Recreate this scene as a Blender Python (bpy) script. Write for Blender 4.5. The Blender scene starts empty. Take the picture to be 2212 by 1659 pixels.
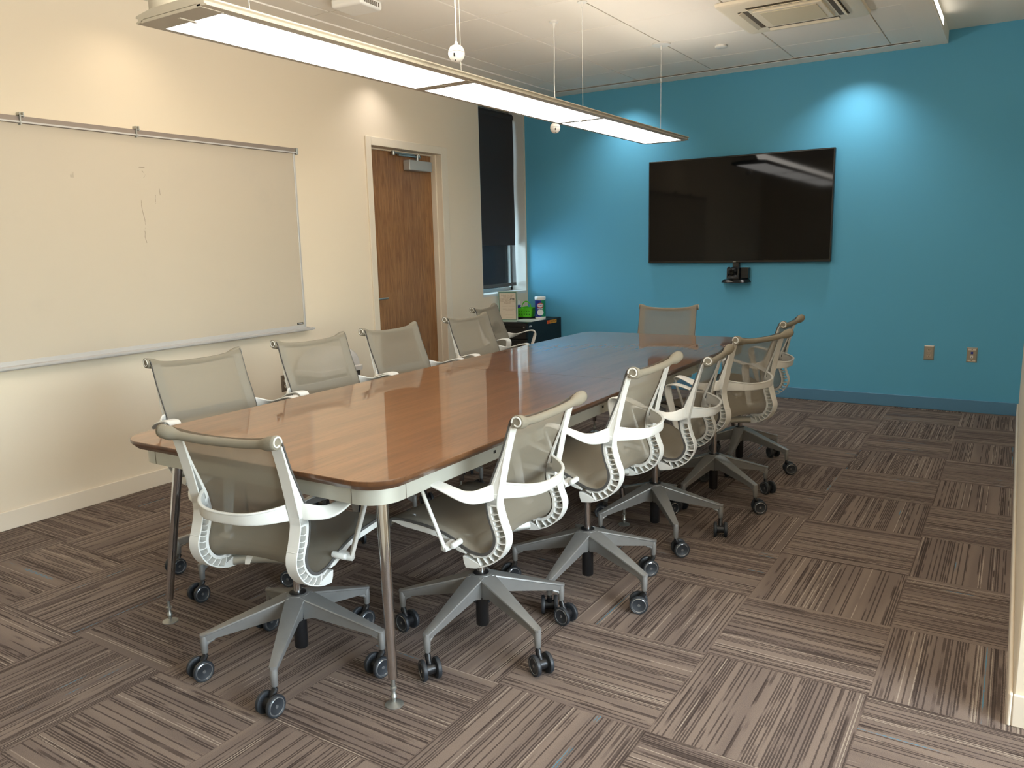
import bpy, bmesh, math, random
from mathutils import Vector, Matrix
random.seed(4)
C = bpy.context.scene.collection
PI = math.pi

# ------------------------------------------------------------------ node helpers
class NT:
    def __init__(s, name):
        s.m = bpy.data.materials.new(name); s.m.use_nodes = True
        s.t = s.m.node_tree; s.n = s.t.nodes; s.l = s.t.links
        s.n.clear()
        s.out = s.n.new('ShaderNodeOutputMaterial')
    def add(s, typ, **kw):
        nd = s.n.new(typ)
        for k, v in kw.items(): setattr(nd, k, v)
        return nd
    def put(s, sock, v):
        if v is None: return
        if isinstance(v, bpy.types.NodeSocket): s.l.new(v, sock)
        else:
            if isinstance(v, (tuple, list)) and len(v) == 3 and sock.type == 'RGBA': v = (*v, 1)
            sock.default_value = v
    def math(s, op, a, b=None, c=None, clamp=False):
        nd = s.add('ShaderNodeMath', operation=op, use_clamp=clamp)
        s.put(nd.inputs[0], a); s.put(nd.inputs[1], b); s.put(nd.inputs[2], c)
        return nd.outputs[0]
    def comb(s, x, y, z):
        nd = s.add('ShaderNodeCombineXYZ')
        for i, v in enumerate((x, y, z)): s.put(nd.inputs[i], v)
        return nd.outputs[0]
    def sep(s, v):
        nd = s.add('ShaderNodeSeparateXYZ'); s.l.new(v, nd.inputs[0]); return nd.outputs
    def noise(s, vec, scale=5, detail=2, rough=.5, dist=0):
        nd = s.add('ShaderNodeTexNoise')
        s.put(nd.inputs['Vector'], vec); s.put(nd.inputs['Scale'], scale); s.put(nd.inputs['Detail'], detail)
        s.put(nd.inputs['Roughness'], rough); s.put(nd.inputs['Distortion'], dist)
        return nd.outputs['Fac']
    def white(s, vec):
        nd = s.add('ShaderNodeTexWhiteNoise'); s.put(nd.inputs['Vector'], vec); return nd.outputs['Value']
    def step(s, v, a, b):
        nd = s.add('ShaderNodeMapRange', interpolation_type='SMOOTHSTEP')
        s.put(nd.inputs['Value'], v); nd.inputs['From Min'].default_value = a; nd.inputs['From Max'].default_value = b
        return nd.outputs[0]
    def mix(s, f, a, b):
        nd = s.add('ShaderNodeMix', data_type='RGBA')
        s.put(nd.inputs[0], f); s.put(nd.inputs[6], a); s.put(nd.inputs[7], b)
        return nd.outputs[2]
    def bsdf(s, col=None, rough=.5, metal=0., coat=0., spec=.5, normal=None, coatr=.05, trans=0.):
        b = s.add('ShaderNodeBsdfPrincipled')
        s.put(b.inputs['Base Color'], col); s.put(b.inputs['Roughness'], rough); s.put(b.inputs['Metallic'], metal)
        s.put(b.inputs['Coat Weight'], coat); s.put(b.inputs['Coat Roughness'], coatr)
        s.put(b.inputs['Specular IOR Level'], spec); s.put(b.inputs['Transmission Weight'], trans)
        if normal is not None: s.l.new(normal, b.inputs['Normal'])
        s.l.new(b.outputs[0], s.out.inputs[0])
        return b
    def bump(s, h, strength=.3, dist=.002):
        nd = s.add('ShaderNodeBump'); nd.inputs['Strength'].default_value = strength; nd.inputs['Distance'].default_value = dist
        s.l.new(h, nd.inputs['Height']); return nd.outputs[0]
    def obj(s):
        return s.add('ShaderNodeTexCoord').outputs['Object']

def srgb(r, g, b):
    f = lambda c: (c/255/12.92) if c/255 <= .04045 else ((c/255+.055)/1.055)**2.4
    return (f(r), f(g), f(b), 1)

def plain(name, col, rough=.5, metal=0., coat=0., spec=.5, noise=0., nscale=30, bump=0., bscale=300):
    t = NT(name)
    c = col
    v = t.obj()
    if noise:
        f = t.noise(v, nscale, 4)
        dk = tuple(x*(1-noise) for x in col[:3])+(1,)
        c = t.mix(f, dk, col)
    nm = None
    if bump:
        nm = t.bump(t.noise(v, bscale, 2), bump, .001)
    t.bsdf(c, rough, metal, coat, spec, nm)
    return t.m

def emis(name, col, strength):
    t = NT(name); e = t.add('ShaderNodeEmission'); e.inputs[0].default_value = col; e.inputs[1].default_value = strength
    t.l.new(e.outputs[0], t.out.inputs[0]); return t.m

# ------------------------------------------------------------------ materials
def carpet_mat():
    t = NT('carpet_tiles'); P = t.obj(); x, y, z = t.sep(P)
    i = t.math('FLOOR', t.math('DIVIDE', x, .5)); j = t.math('FLOOR', t.math('DIVIDE', y, .5))
    par = t.math('FLOORED_MODULO', t.math('ADD', i, j), 2.0)          # 1: stripes run along Y
    inv = t.math('SUBTRACT', 1.0, par)
    u = t.math('ADD', t.math('MULTIPLY', x, par), t.math('MULTIPLY', y, inv))
    v = t.math('ADD', t.math('MULTIPLY', y, par), t.math('MULTIPLY', x, inv))
    rid = t.white(t.comb(i, j, 3.0))
    off = t.math('MULTIPLY', rid, 37.0)
    def layer(su, sv, seed, det=1.0):
        return t.noise(t.comb(t.math('MULTIPLY', u, su), t.math('MULTIPLY', v, sv), t.math('ADD', off, seed)), 1.0, det, .5)
    grain = t.noise(P, 420, 2, .6); grain2 = t.noise(P, 230, 2, .6)
    uj = t.math('ADD', u, t.math('MULTIPLY', t.math('SUBTRACT', grain2, .5), .0055))
    def cells(width, seed, lo, wd):
        k = t.math('FLOOR', t.math('DIVIDE', uj, width))
        fr = t.math('ABSOLUTE', t.math('SUBTRACT', t.math('FRACT', t.math('DIVIDE', uj, width)), .5))
        r = t.white(t.comb(k, off, seed)); seg = t.noise(t.comb(t.math('MULTIPLY', k, 7.31), t.math('MULTIPLY', v, 5.0), t.math('ADD', off, seed)), 1.0, 1.0)
        return r, t.math('MULTIPLY', t.step(seg, lo, lo+.12), t.math('LESS_THAN', fr, wd))
    r1, s1 = cells(.0078, 1.0, .32, .30); r2, s2 = cells(.0125, 5.0, .44, .36); r3, s3 = cells(.0080, 9.0, .36, .20)
    dark = t.math('MULTIPLY', t.math('LESS_THAN', r1, .54), s1)
    dark2 = t.math('MULTIPLY', t.math('LESS_THAN', r2, .22), s2)
    light = t.math('MULTIPLY', t.math('LESS_THAN', r3, .10), s3)
    blue = t.math('MULTIPLY', t.math('GREATER_THAN', r3, .985), t.math('MULTIPLY', s3, t.step(t.noise(t.comb(t.math('MULTIPLY', v, 4.0), off, 2.0), 1.0, 1.0), .50, .58)))
    broad = t.step(layer(16, 1.2, 15.0), .35, .65)
    base = t.mix(broad, srgb(114, 101, 94), srgb(128, 114, 105))
    c = t.mix(t.math('MULTIPLY', dark2, .75), base, srgb(66, 56, 52))
    c = t.mix(t.math('MULTIPLY', dark, .75), c, srgb(56, 47, 44))
    c = t.mix(t.math('MULTIPLY', light, .8), c, srgb(166, 154, 141))
    c = t.mix(t.math('MULTIPLY', blue, .8), c, srgb(74, 134, 160))
    k = t.math('ADD', .56, t.math('MULTIPLY', grain, .88))
    mul = t.add('ShaderNodeMix', data_type='RGBA', blend_type='MULTIPLY'); mul.inputs[0].default_value = 1
    t.put(mul.inputs[6], c); t.put(mul.inputs[7], t.comb(k, k, k)); c = mul.outputs[2]
    # seams between tiles
    fx = t.math('ABSOLUTE', t.math('SUBTRACT', t.math('FLOORED_MODULO', t.math('ADD', x, .25), .5), .25))
    fy = t.math('ABSOLUTE', t.math('SUBTRACT', t.math('FLOORED_MODULO', t.math('ADD', y, .25), .5), .25))
    seam = t.math('MULTIPLY', t.math('LESS_THAN', t.math('MINIMUM', fx, fy), .0012), .35)
    c = t.mix(seam, c, srgb(70, 56, 49))
    nm = t.bump(t.math('ADD', grain, t.math('MULTIPLY', dark, -.5)), .5, .003)
    t.bsdf(c, .95, 0, 0, .15, nm)
    return t.m

def wood_mat(name, ca, cb, cc, axis, rough=.3, coat=0., coatr=.1, cathedral=False, scale=1.0, coation=1.5):
    t = NT(name); P = t.obj(); x, y, z = t.sep(P)
    if axis == 'Y': a, l, b = x, y, z
    else: a, l, b = y, z, x
    pl = t.math('FLOOR', t.math('DIVIDE', a, .145 if cathedral else .3))
    r = t.white(t.comb(pl, 1.0, 2.0))
    if cathedral:
        am = t.math('SUBTRACT', t.math('FLOORED_MODULO', a, .145), .0725)
        w = t.math('ADD', t.math('MULTIPLY', t.math('ABSOLUTE', am), 11.0), t.math('MULTIPLY', l, .55))
        wv = t.noise(t.comb(w, t.math('MULTIPLY', l, .8), t.math('MULTIPLY', r, 9.0)), 5.0, 5, .6, .6)
    else:
        wv = t.noise(t.comb(t.math('MULTIPLY', a, 9.0), t.math('MULTIPLY', l, .55), t.math('MULTIPLY', r, 9.0)), 2.0, 4, .6, .3)
    fine = t.noise(t.comb(t.math('MULTIPLY', a, 260.0*scale), t.math('MULTIPLY', l, 9.0), b), 1.0, 3, .6)
    c = t.mix(t.step(wv, .3, .7), ca, cb)
    c = t.mix(t.math('MULTIPLY', t.step(fine, .5, .72), .6), c, cc)
    nm = t.bump(fine, .01, .0003)
    b_ = t.bsdf(c, rough, 0, coat, .5, nm, coatr); b_.inputs['Coat IOR'].default_value = coation
    return t.m

def fabric_mat(name, col, opac):
    t = NT(name); uv = t.add('ShaderNodeUVMap').outputs[0]; u, v, w = t.sep(uv)
    su = t.math('SINE', t.math('MULTIPLY', t.math('ADD', u, v), 2300.0)); sv = t.math('SINE', t.math('MULTIPLY', t.math('SUBTRACT', u, v), 2300.0))
    wv = t.math('MULTIPLY', su, sv)
    n = t.noise(uv, 45, 3)
    c = t.mix(t.step(wv, -.4, .9), tuple(k*.62 for k in col[:3])+(1,), col)
    c = t.mix(t.math('MULTIPLY', n, .3), c, tuple(k*.8 for k in col[:3])+(1,))
    d = t.add('ShaderNodeBsdfPrincipled'); t.put(d.inputs['Base Color'], c); d.inputs['Roughness'].default_value = .8
    d.inputs['Specular IOR Level'].default_value = .06
    t.l.new(t.bump(wv, .25, .0006), d.inputs['Normal'])
    if opac < 1:
        tr = t.add('ShaderNodeBsdfTransparent'); tl = t.add('ShaderNodeBsdfTranslucent'); t.put(tl.inputs[0], c)
        m1 = t.add('ShaderNodeMixShader'); m1.inputs[0].default_value = .15
        t.l.new(d.outputs[0], m1.inputs[1]); t.l.new(tl.outputs[0], m1.inputs[2])
        mx = t.add('ShaderNodeMixShader'); t.put(mx.inputs[0], t.math('ADD', opac-.06, t.math('MULTIPLY', wv, .14), clamp=True))
        t.l.new(tr.outputs[0], mx.inputs[1]); t.l.new(m1.outputs[0], mx.inputs[2])
        t.l.new(mx.outputs[0], t.out.inputs[0])
    else: t.l.new(d.outputs[0], t.out.inputs[0])
    return t.m

def sheer_mat():
    t = NT('sheer_blind'); x, y, z = t.sep(t.obj())
    w = t.math('MULTIPLY', t.math('SINE', t.math('MULTIPLY', y, 2600.0)), t.math('SINE', t.math('MULTIPLY', z, 2600.0)))
    d = t.add('ShaderNodeBsdfDiffuse'); d.inputs[0].default_value = srgb(58, 60, 64)
    tr = t.add('ShaderNodeBsdfTransparent'); mx = t.add('ShaderNodeMixShader')
    t.put(mx.inputs[0], t.math('ADD', .34, t.math('MULTIPLY', w, .05)))
    t.l.new(tr.outputs[0], mx.inputs[1]); t.l.new(d.outputs[0], mx.inputs[2]); t.l.new(mx.outputs[0], t.out.inputs[0])
    return t.m

def glass_mat():
    t = NT('window_glass'); g = t.add('ShaderNodeBsdfGlossy'); g.inputs['Roughness'].default_value = .02
    tr = t.add('ShaderNodeBsdfTransparent'); tr.inputs[0].default_value = (.93, .96, .95, 1)
    fr = t.add('ShaderNodeFresnel'); mx = t.add('ShaderNodeMixShader')
    t.l.new(fr.outputs[0], mx.inputs[0]); t.l.new(tr.outputs[0], mx.inputs[1]); t.l.new(g.outputs[0], mx.inputs[2])
    t.l.new(mx.outputs[0], t.out.inputs[0]); return t.m

def whiteboard_mat():
    t = NT('whiteboard_surface'); P = t.obj(); x, y, z = t.sep(P)
    c = srgb(192, 181, 164)
    sm = t.step(t.noise(t.comb(x, t.math('MULTIPLY', y, 1.0), z), 3.5, 4, .6), .58, .8)
    c = t.mix(t.math('MULTIPLY', sm, .10), c, srgb(150, 150, 145))
    def stroke(cur, y0, z0, z1, wob, wd=.0022, amt=.55):
        dy = t.math('ABSOLUTE', t.math('SUBTRACT', y, t.math('ADD', y0, t.math('MULTIPLY', t.math('SUBTRACT', t.noise(t.comb(0.0, 0.0, z), 7.0, 2), .5), wob))))
        m = t.math('MULTIPLY', t.math('LESS_THAN', dy, wd), t.math('MULTIPLY', t.math('GREATER_THAN', z, z0), t.math('LESS_THAN', z, z1)))
        m = t.math('MULTIPLY', m, t.step(t.noise(P, 40, 2), .35, .6))
        return t.mix(t.math('MULTIPLY', m, amt), cur, srgb(110, 95, 80))
    c = stroke(c, -4.134, 1.42, 1.66, .10)
    c = stroke(c, -4.02, 1.69, 1.74, .03); c = stroke(c, -4.05, 1.64, 1.69, .03)
    c = stroke(c, -4.11, 1.78, 1.82, .25, .004, .4); c = stroke(c, -4.13, 1.835, 1.842, .0, .03, .5)
    c = stroke(c, -4.52, 1.76, 1.79, .05, .01, .3)
    t.bsdf(c, .35, 0, 0, .4); return t.m

M = dict(
    carpet=carpet_mat(),
    wall=plain('wall_paint', srgb(226, 213, 192), .75, spec=.25, bump=.05, bscale=500),
    blue=plain('blue_wall_paint', srgb(96, 176, 212), .6, spec=.3, bump=.05, bscale=500),
    bluebase=plain('blue_baseboard', srgb(88, 138, 172), .45),
    base=plain('cream_baseboard', srgb(226, 214, 196), .4),
    ceil=plain('ceiling_tile', srgb(242, 236, 226), .9, spec=.1, bump=.1, bscale=700),
    ceilg=plain('ceiling_gypsum', srgb(244, 238, 228), .85, spec=.1),
    trimw=plain('cream_trim', srgb(224, 213, 194), .45),
    jamb=plain('window_jamb', srgb(214, 216, 212), .5),
    table=wood_mat('table_veneer', srgb(142, 98, 62), srgb(120, 80, 48), srgb(90, 58, 36), 'Y', .35, 1.0, .035, coation=1.7),
    tedge=wood_mat('table_edge_wood', srgb(104, 70, 44), srgb(86, 56, 34), srgb(66, 42, 26), 'Y', .35, .4, .1),
    door=wood_mat('door_veneer', srgb(160, 118, 76), srgb(130, 90, 56), srgb(100, 66, 40), 'Z', .42, .2, .2, True, .6),
    tray=plain('tray_aluminium', srgb(196, 194, 192), .35, .25), alu=plain('brushed_aluminium', srgb(176, 178, 174), .38, .85, noise=.1, nscale=60),
    castalu=plain('cast_aluminium', srgb(158, 158, 156), .42, .55, noise=.22, nscale=25),
    skirt=plain('anodised_skirt', srgb(186, 186, 176), .42, .35),
    chrome=plain('polished_chrome', srgb(205, 205, 205), .08, 1.0),
    plastic=plain('white_plastic', srgb(212, 212, 208), .38),
    fabric=fabric_mat('taupe_mesh', srgb(160, 152, 136), .80),
    fabroll=fabric_mat('taupe_mesh_roll', srgb(152, 145, 130), 1.0),
    hem=plain('fabric_edge', srgb(74, 72, 70), .7),
    black=plain('black_plastic', srgb(24, 24, 26), .4),
    tire=plain('caster_tyre', srgb(38, 42, 47), .5),
    hubg=plain('caster_hub', srgb(128, 130, 132), .15, .55, coat=.8),
    cab=plain('black_steel', srgb(20, 20, 23), .42, noise=.2),
    screen=plain('tv_screen', srgb(6, 5, 5), .05, spec=.22),
    bezel=plain('tv_bezel', srgb(14, 14, 15), .3),
    rail=plain('map_rail', srgb(146, 134, 126), .45, .3),
    board=whiteboard_mat(),
    steel=plain('stainless_plate', srgb(172, 162, 146), .35, .6),
    closer=plain('door_closer_grey', srgb(172, 174, 172), .45, .2),
    lens=emis('lamp_lens', (1, .96, .90, 1), 6.6),
    fixture=plain('fixture_white', srgb(192, 184, 168), .45),
    blind=plain('blackout_blind', srgb(52, 51, 54), .9, noise=.1, nscale=400),
    sheer=sheer_mat(), glass=glass_mat(),
    white=plain('white_gloss', srgb(236, 234, 228), .4),
    binw=plain('bin_lid_white', srgb(214, 210, 206), .45),
    bing=plain('bin_body_grey', srgb(72, 68, 64), .6),
    green=plain('green_plastic', srgb(88, 200, 30), .4),
    navy=plain('navy_label', srgb(22, 44, 140), .4),
    teal=plain('teal_label', srgb(20, 140, 96), .4),
    red=plain('label_red', srgb(216, 84, 60), .5),
    orange=plain('sticker_orange', srgb(232, 96, 40), .5),
    yellow=plain('sticker_yellow', srgb(240, 176, 60), .5),
    paper=plain('paper', srgb(226, 214, 196), .8),
    ink=plain('ink_dark', srgb(62, 58, 54), .8), inkl=plain('ink_light', srgb(176, 154, 124), .8),
    acryl=plain('clear_acrylic_edge', srgb(190, 206, 198), .15),
    greend=plain('sign_border_green', srgb(84, 128, 112), .5),
    grille=plain('ac_panel', srgb(232, 222, 200), .5), dark=plain('dark_slot', srgb(30, 28, 26), .8),
    vent=plain('ac_slot', srgb(96, 86, 72), .7),
    earth=plain('outdoor_ground', srgb(176, 186, 196), .9), conc=plain('outdoor_concrete', srgb(150, 156, 164), .9, noise=.4, nscale=3),
    teald=plain('label_white', srgb(232, 234, 236), .5),
)

# ------------------------------------------------------------------ mesh builder
class MB:
    def __init__(s): s.v = []; s.f = []; s.mi = []; s.uv = None; s.sm = []
    def add(s, vs, fs, mi=0, smooth=False):
        o = len(s.v); s.v += [tuple(p) for p in vs]
        for f in fs: s.f.append(tuple(i+o for i in f)); s.mi.append(mi); s.sm.append(smooth)
        return o
    def box(s, x0, x1, y0, y1, z0, z1, mi=0, mat=None):
        vs = [(x0,y0,z0),(x1,y0,z0),(x1,y1,z0),(x0,y1,z0),(x0,y0,z1),(x1,y0,z1),(x1,y1,z1),(x0,y1,z1)]
        if mat: vs = [mat @ Vector(v) for v in vs]
        s.add(vs, [(0,3,2,1),(4,5,6,7),(0,1,5,4),(1,2,6,5),(2,3,7,6),(3,0,4,7)], mi)
    def tube(s, p0, p1, r0, r1=None, n=20, mi=0, caps=True):
        r1 = r0 if r1 is None else r1
        s.loft([(p0, r0), (p1, r1)], n, mi, caps)
    def loft(s, st, n=20, mi=0, caps=True, frame=None):
        # round loft through (point, radius) stations
        pts = [Vector(p) for p, r in st]; rings = []
        for i, (p, r) in enumerate(st):
            a = pts[max(i-1, 0)]; b = pts[min(i+1, len(pts)-1)]
            t = (b-a)
            t = t.normalized() if t.length > 1e-9 else Vector((0,0,1))
            u = t.cross(Vector((0,0,1)))
            if u.length < .05: u = t.cross(Vector((0,1,0)))
            u.normalize(); w = t.cross(u)
            rings.append([pts[i]+u*r*math.cos(2*PI*k/n)+w*r*math.sin(2*PI*k/n) for k in range(n)])
        s.skin(rings, True, caps, mi)
    def skin(s, rings, closed=True, caps=True, mi=0, smooth=True):
        n = len(rings[0]); vs = [p for r in rings for p in r]; fs = []
        for i in range(len(rings)-1):
            for k in range(n if closed else n-1):
                k2 = (k+1) % n
                fs.append((i*n+k, i*n+k2, (i+1)*n+k2, (i+1)*n+k))
        o = s.add(vs, fs, mi, smooth)
        if caps and closed:
            s.f.append(tuple(o+k for k in range(n))[::-1]); s.mi.append(mi); s.sm.append(False)
            s.f.append(tuple(o+(len(rings)-1)*n+k for k in range(n))); s.mi.append(mi); s.sm.append(False)
    def lathe(s, prof, n=32, mi=0, mat=None):
        # profile of (radius, z)
        rings = [[Vector((r*math.cos(2*PI*k/n), r*math.sin(2*PI*k/n), z)) for k in range(n)] for r, z in prof]
        if mat: rings = [[mat @ p for p in r] for r in rings]
        s.skin(rings, True, True, mi)
    def prism(s, poly, x0, x1, mi=0, smooth=False):
        # closed polygon of (y, z) extruded along X
        n = len(poly); vs = [(x0,y,z) for y,z in poly]+[(x1,y,z) for y,z in poly]
        fs = [(k, (k+1)%n, n+(k+1)%n, n+k) for k in range(n)]
        o = s.add(vs, fs, mi, smooth)
        s.f.append(tuple(o+k for k in range(n))[::-1]); s.mi.append(mi); s.sm.append(False)
        s.f.append(tuple(o+n+k for k in range(n))); s.mi.append(mi); s.sm.append(False)
    def band(s, pa, pb, x0, x1, mi=0):
        # closed solid strip between two YZ curves, extruded over X
        xs = x0 if isinstance(x0, (list, tuple)) else [x0]*len(pa); xe = x1 if isinstance(x1, (list, tuple)) else [x1]*len(pa)
        rings = [[Vector((xs[i],*pa[i])), Vector((xe[i],*pa[i])), Vector((xe[i],*pb[i])), Vector((xs[i],*pb[i]))] for i in range(len(pa))]
        s.skin(rings, True, True, mi)
    def ribbon(s, st, mi=0):
        # stations: (point, width direction, half width, half thickness): rounded flat bar
        P = [Vector(a[0]) for a in st]; rings = []
        for i, (p, w, hw, ht) in enumerate(st):
            t = (P[min(i+1, len(P)-1)]-P[max(i-1, 0)]).normalized(); w = Vector(w); w = (w-t*w.dot(t)).normalized(); nn = t.cross(w)
            r = []
            for k in range(16):
                a = 2*PI*k/16; ca, sa = math.cos(a), math.sin(a)
                ex = math.copysign(abs(ca)**.45, ca); ey = math.copysign(abs(sa)**.6, sa)
                r.append(P[i]+w*hw*ex+nn*ht*ey)
            rings.append(r)
        s.skin(rings, True, True, mi)
    def build(s, name, mats, parent=None, bevel=0, seg=2, auto=None, recalc=True):
        me = bpy.data.meshes.new(name); me.from_pydata(s.v, [], s.f)
        if not isinstance(mats, (list, tuple)): mats = [mats]
        for m in mats: me.materials.append(m)
        for p, mi, sm in zip(me.polygons, s.mi, s.sm): p.material_index = mi; p.use_smooth = sm
        if recalc:
            bm = bmesh.new(); bm.from_mesh(me); bmesh.ops.recalc_face_normals(bm, faces=bm.faces); bm.to_mesh(me); bm.free()
        if any(s.sm) and not bevel:
            me.set_sharp_from_angle(angle=math.radians(auto or 42))
        o = bpy.data.objects.new(name, me); C.objects.link(o)
        if parent: o.parent = parent
        if bevel:
            b = o.modifiers.new('bevel', 'BEVEL'); b.width = bevel; b.segments = seg; b.limit_method = 'ANGLE'; b.angle_limit = math.radians(50)
            b.harden_normals = False
            for p in me.polygons: p.use_smooth = True
            me.set_sharp_from_angle(angle=math.radians(42))
            w = o.modifiers.new('wn', 'WEIGHTED_NORMAL'); w.keep_sharp = True
        return o

def cr(pts, n):
    # Catmull-Rom resample of tuples, n samples per span
    out = []; m = len(pts)
    for i in range(m-1):
        p0 = pts[max(i-1,0)]; p1 = pts[i]; p2 = pts[i+1]; p3 = pts[min(i+2,m-1)]
        for k in range(n):
            t = k/n
            out.append(tuple(.5*((2*b)+(-a+c)*t+(2*a-5*b+4*c-d)*t*t+(-a+3*b-3*c+d)*t**3) for a,b,c,d in zip(p0,p1,p2,p3)))
    out.append(tuple(pts[-1])); return out

def thing(name, label, cat, loc=(0,0,0), rz=0, group=None):
    o = bpy.data.objects.new(name, None); o.empty_display_size = .1; C.objects.link(o)
    o.location = loc; o.rotation_euler = (0,0,rz); o['label'] = label; o['category'] = cat
    if group: o['group'] = group
    return o
def tag(o, label, cat, group=None):
    o['label'] = label; o['category'] = cat
    if group: o['group'] = group
    return o
def struct(o): o['kind'] = 'structure'; return o
def text(name, body, size, mat, loc, rot, parent=None, bold=0., extrude=.0003, align='CENTER', sx=1.):
    cu = bpy.data.curves.new(name, 'FONT'); cu.body = body; cu.size = size; cu.align_x = align; cu.align_y = 'CENTER'
    cu.extrude = extrude; cu.offset = bold
    tmp = bpy.data.objects.new('tmp', cu); C.objects.link(tmp)
    bpy.context.view_layer.update()
    me = bpy.data.meshes.new_from_object(tmp.evaluated_get(bpy.context.evaluated_depsgraph_get()))
    bpy.data.objects.remove(tmp); me.materials.clear(); me.materials.append(mat)
    o = bpy.data.objects.new(name, me); C.objects.link(o); o.location = loc; o.rotation_euler = rot; o.scale = (sx, 1, 1)
    if parent: o.parent = parent
    return o

# ------------------------------------------------------------------ room shell
XL, YB, XR = -3.939, .067, .361
ZC, ZU = 2.75, 2.843
YN = -8.6; XF = 3.2
m = MB(); m.box(-4.3, XF+.2, YN-.2, .4, -.12, 0); struct(m.build('floor', M['carpet']))
# left wall with a door opening and a window opening
DY0, DY1, DZ = -2.215, -1.300, 2.150
WY0, WY1, WZ0, WZ1 = -.738, .045, .905, 2.66
m = MB(); T = XL-.2
m.box(T, XL, YN, DY0, 0, 3.0); m.box(T, XL, DY0, DY1, DZ, 3.0); m.box(T, XL, DY1, WY0, 0, 3.0)
m.box(T, XL, WY0, WY1, 0, WZ0); m.box(T, XL, WY0, WY1, WZ1, 3.0); m.box(T, XL, WY1, YB, 0, 3.0)
struct(m.build('wall_left', M['wall']))
m = MB(); m.box(T, XF+.2, YB, YB+.2, 0, 3.0); struct(m.build('wall_far', M['blue']))
m = MB(); m.box(XR, XF+.2, -4.46, YB, 0, 3.0); struct(m.build('wall_right', M['wall'], bevel=.006))
m = MB()
# room behind the camera: right side wall with a tall window opening, rear wall
SY0, SY1 = -7.6, -4.7
m.box(XF, XF+.2, YN, SY0, 0, 3.0); m.box(XF, XF+.2, SY1, -4.46, 0, 3.0); m.box(XF, XF+.2, SY0, SY1, 0, .7); m.box(XF, XF+.2, SY0, SY1, 2.5, 3.0)
struct(m.build('wall_side', M['wall']))
m = MB(); m.box(T, XF+.2, YN-.2, YN, 0, 3.0); struct(m.build('wall_rear', M['wall']))
m = MB()
for yy in (SY0, SY0+1.0, SY0+2.0, SY1-.05): m.box(XF+.05, XF+.11, yy, yy+.05, .7, 2.5)
for zz in (.7, 2.45): m.box(XF+.05, XF+.11, SY0, SY1, zz, zz+.05)
w2 = struct(m.build('window_2', M['alu']))
m = MB(); m.box(XF+.075, XF+.081, SY0, SY1, .7, 2.5); m.build('pane', M['glass'], w2)

# baseboards
m = MB()
for a, b in ((YN, -2.256), (-1.238, YB)):
    m.box(XL, XL+.011, a, b, 0, .096)
struct(m.build('baseboard_left', M['base'], bevel=.003))
m = MB(); m.box(XL+.011, XR-.011, YB-.011, YB, 0, .097); struct(m.build('baseboard_far', M['bluebase'], bevel=.003))
m = MB(); m.box(XR-.011, XR, -4.471, YB-.011, 0, .097); m.box(XR, XF, -4.471, -4.46, 0, .097)
struct(m.build('baseboard_right', M['base'], bevel=.004))

# ceiling: dropped tile field inside a plain border, higher strip beside the right wall
xs = [-3.477, -3.305, -2.655, -1.985, -1.325, -.63, -.434]
ys = [-.135, -.578, -1.222, -1.885, -2.54, -3.195, -3.85, -4.505, -5.16, -5.815, -6.47, -7.125, -7.78, -8.4]
m = MB()
m.box(T, xs[0], YN, YB, ZC, ZC+.3); m.box(xs[-1], -.27, YN, YB, ZC, ZC+.3)
m.box(xs[0], xs[-1], ys[0], YB, ZC, ZC+.3); m.box(xs[0], xs[-1], YN, ys[-1], ZC, ZC+.3)
m.box(xs[0], xs[-1], ys[-1], ys[0], ZC+.024, ZC+.3)
struct(m.build('ceiling', M['ceilg']))
m = MB()
for i in range(len(xs)-1):
    for j in range(len(ys)-1):
        g = .0035; gd = .0045
        m.box(xs[i]+(gd if i else 0), xs[i+1]-(gd if i < len(xs)-2 else 0), ys[j+1]+g, ys[j]-(g if j else 0), ZC+.008, ZC+.022)
o = m.build('tile_field', M['ceil'], bpy.data.objects['ceiling'], bevel=.002, seg=1)
m = MB(); m.box(-.27, XF+.2, YN, YB, ZU, ZU+.2); struct(m.build('ceiling_upper', M['ceilg']))
# thin bright trim round the tile field
m = MB()
m.box(xs[0]-.006, xs[-1]+.012, ys[0], ys[0]+.02, ZC-.004, ZC+.006)
struct(m.build('trim_1', M['white']))

# ------------------------------------------------------------------ door
d = bpy.data.objects.new('door_1', None); C.objects.link(d); d.location = (XL-.1, (DY0+DY1)/2, 0); d['kind'] = 'structure'
def rel(o, p): o.parent = p; o.matrix_parent_inverse = Matrix.Translation(-Vector(p.location)); return o
m = MB(); m.box(-4.082, -4.037, -2.196, -1.333, .008, 2.128); rel(m.build('door_slab', M['door'], bevel=.002), d)
m = MB()
m.box(-4.14, XL+.012, -2.256, -2.196, 0, 2.197); m.box(-4.14, XL+.012, -1.325, -1.238, 0, 2.197); m.box(-4.14, XL+.012, -2.196, -1.325, 2.134, 2.197)
m.box(-4.037, -3.985, -1.338, -1.325, 0, 2.134); m.box(-4.037, -4.02, -2.196, -1.325, 2.122, 2.134)
rel(m.build('door_frame', M['trimw'], bevel=.003), d)
m = MB(); m.tube((-4.037,-2.135,.962), (-3.985,-2.135,.962), .0095); m.loft([((-3.987,-2.14,.962),.009),((-3.985,-2.08,.962),.009),((-3.987,-2.02,.962),.008)])
m.lathe([(.0,0),(.026,0),(.026,.006),(.0,.007)], 24, 0, Matrix.Translation((-4.037,-2.135,.962)) @ Matrix.Rotation(PI/2, 4, 'Y'))
rel(m.build('door_handle', M['alu'], bevel=0), d)
m = MB(); m.box(-4.037, -3.968, -1.70, -1.405, 1.985, 2.068)
cl = rel(m.build('door_closer', M['closer'], bevel=.006), d)
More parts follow.
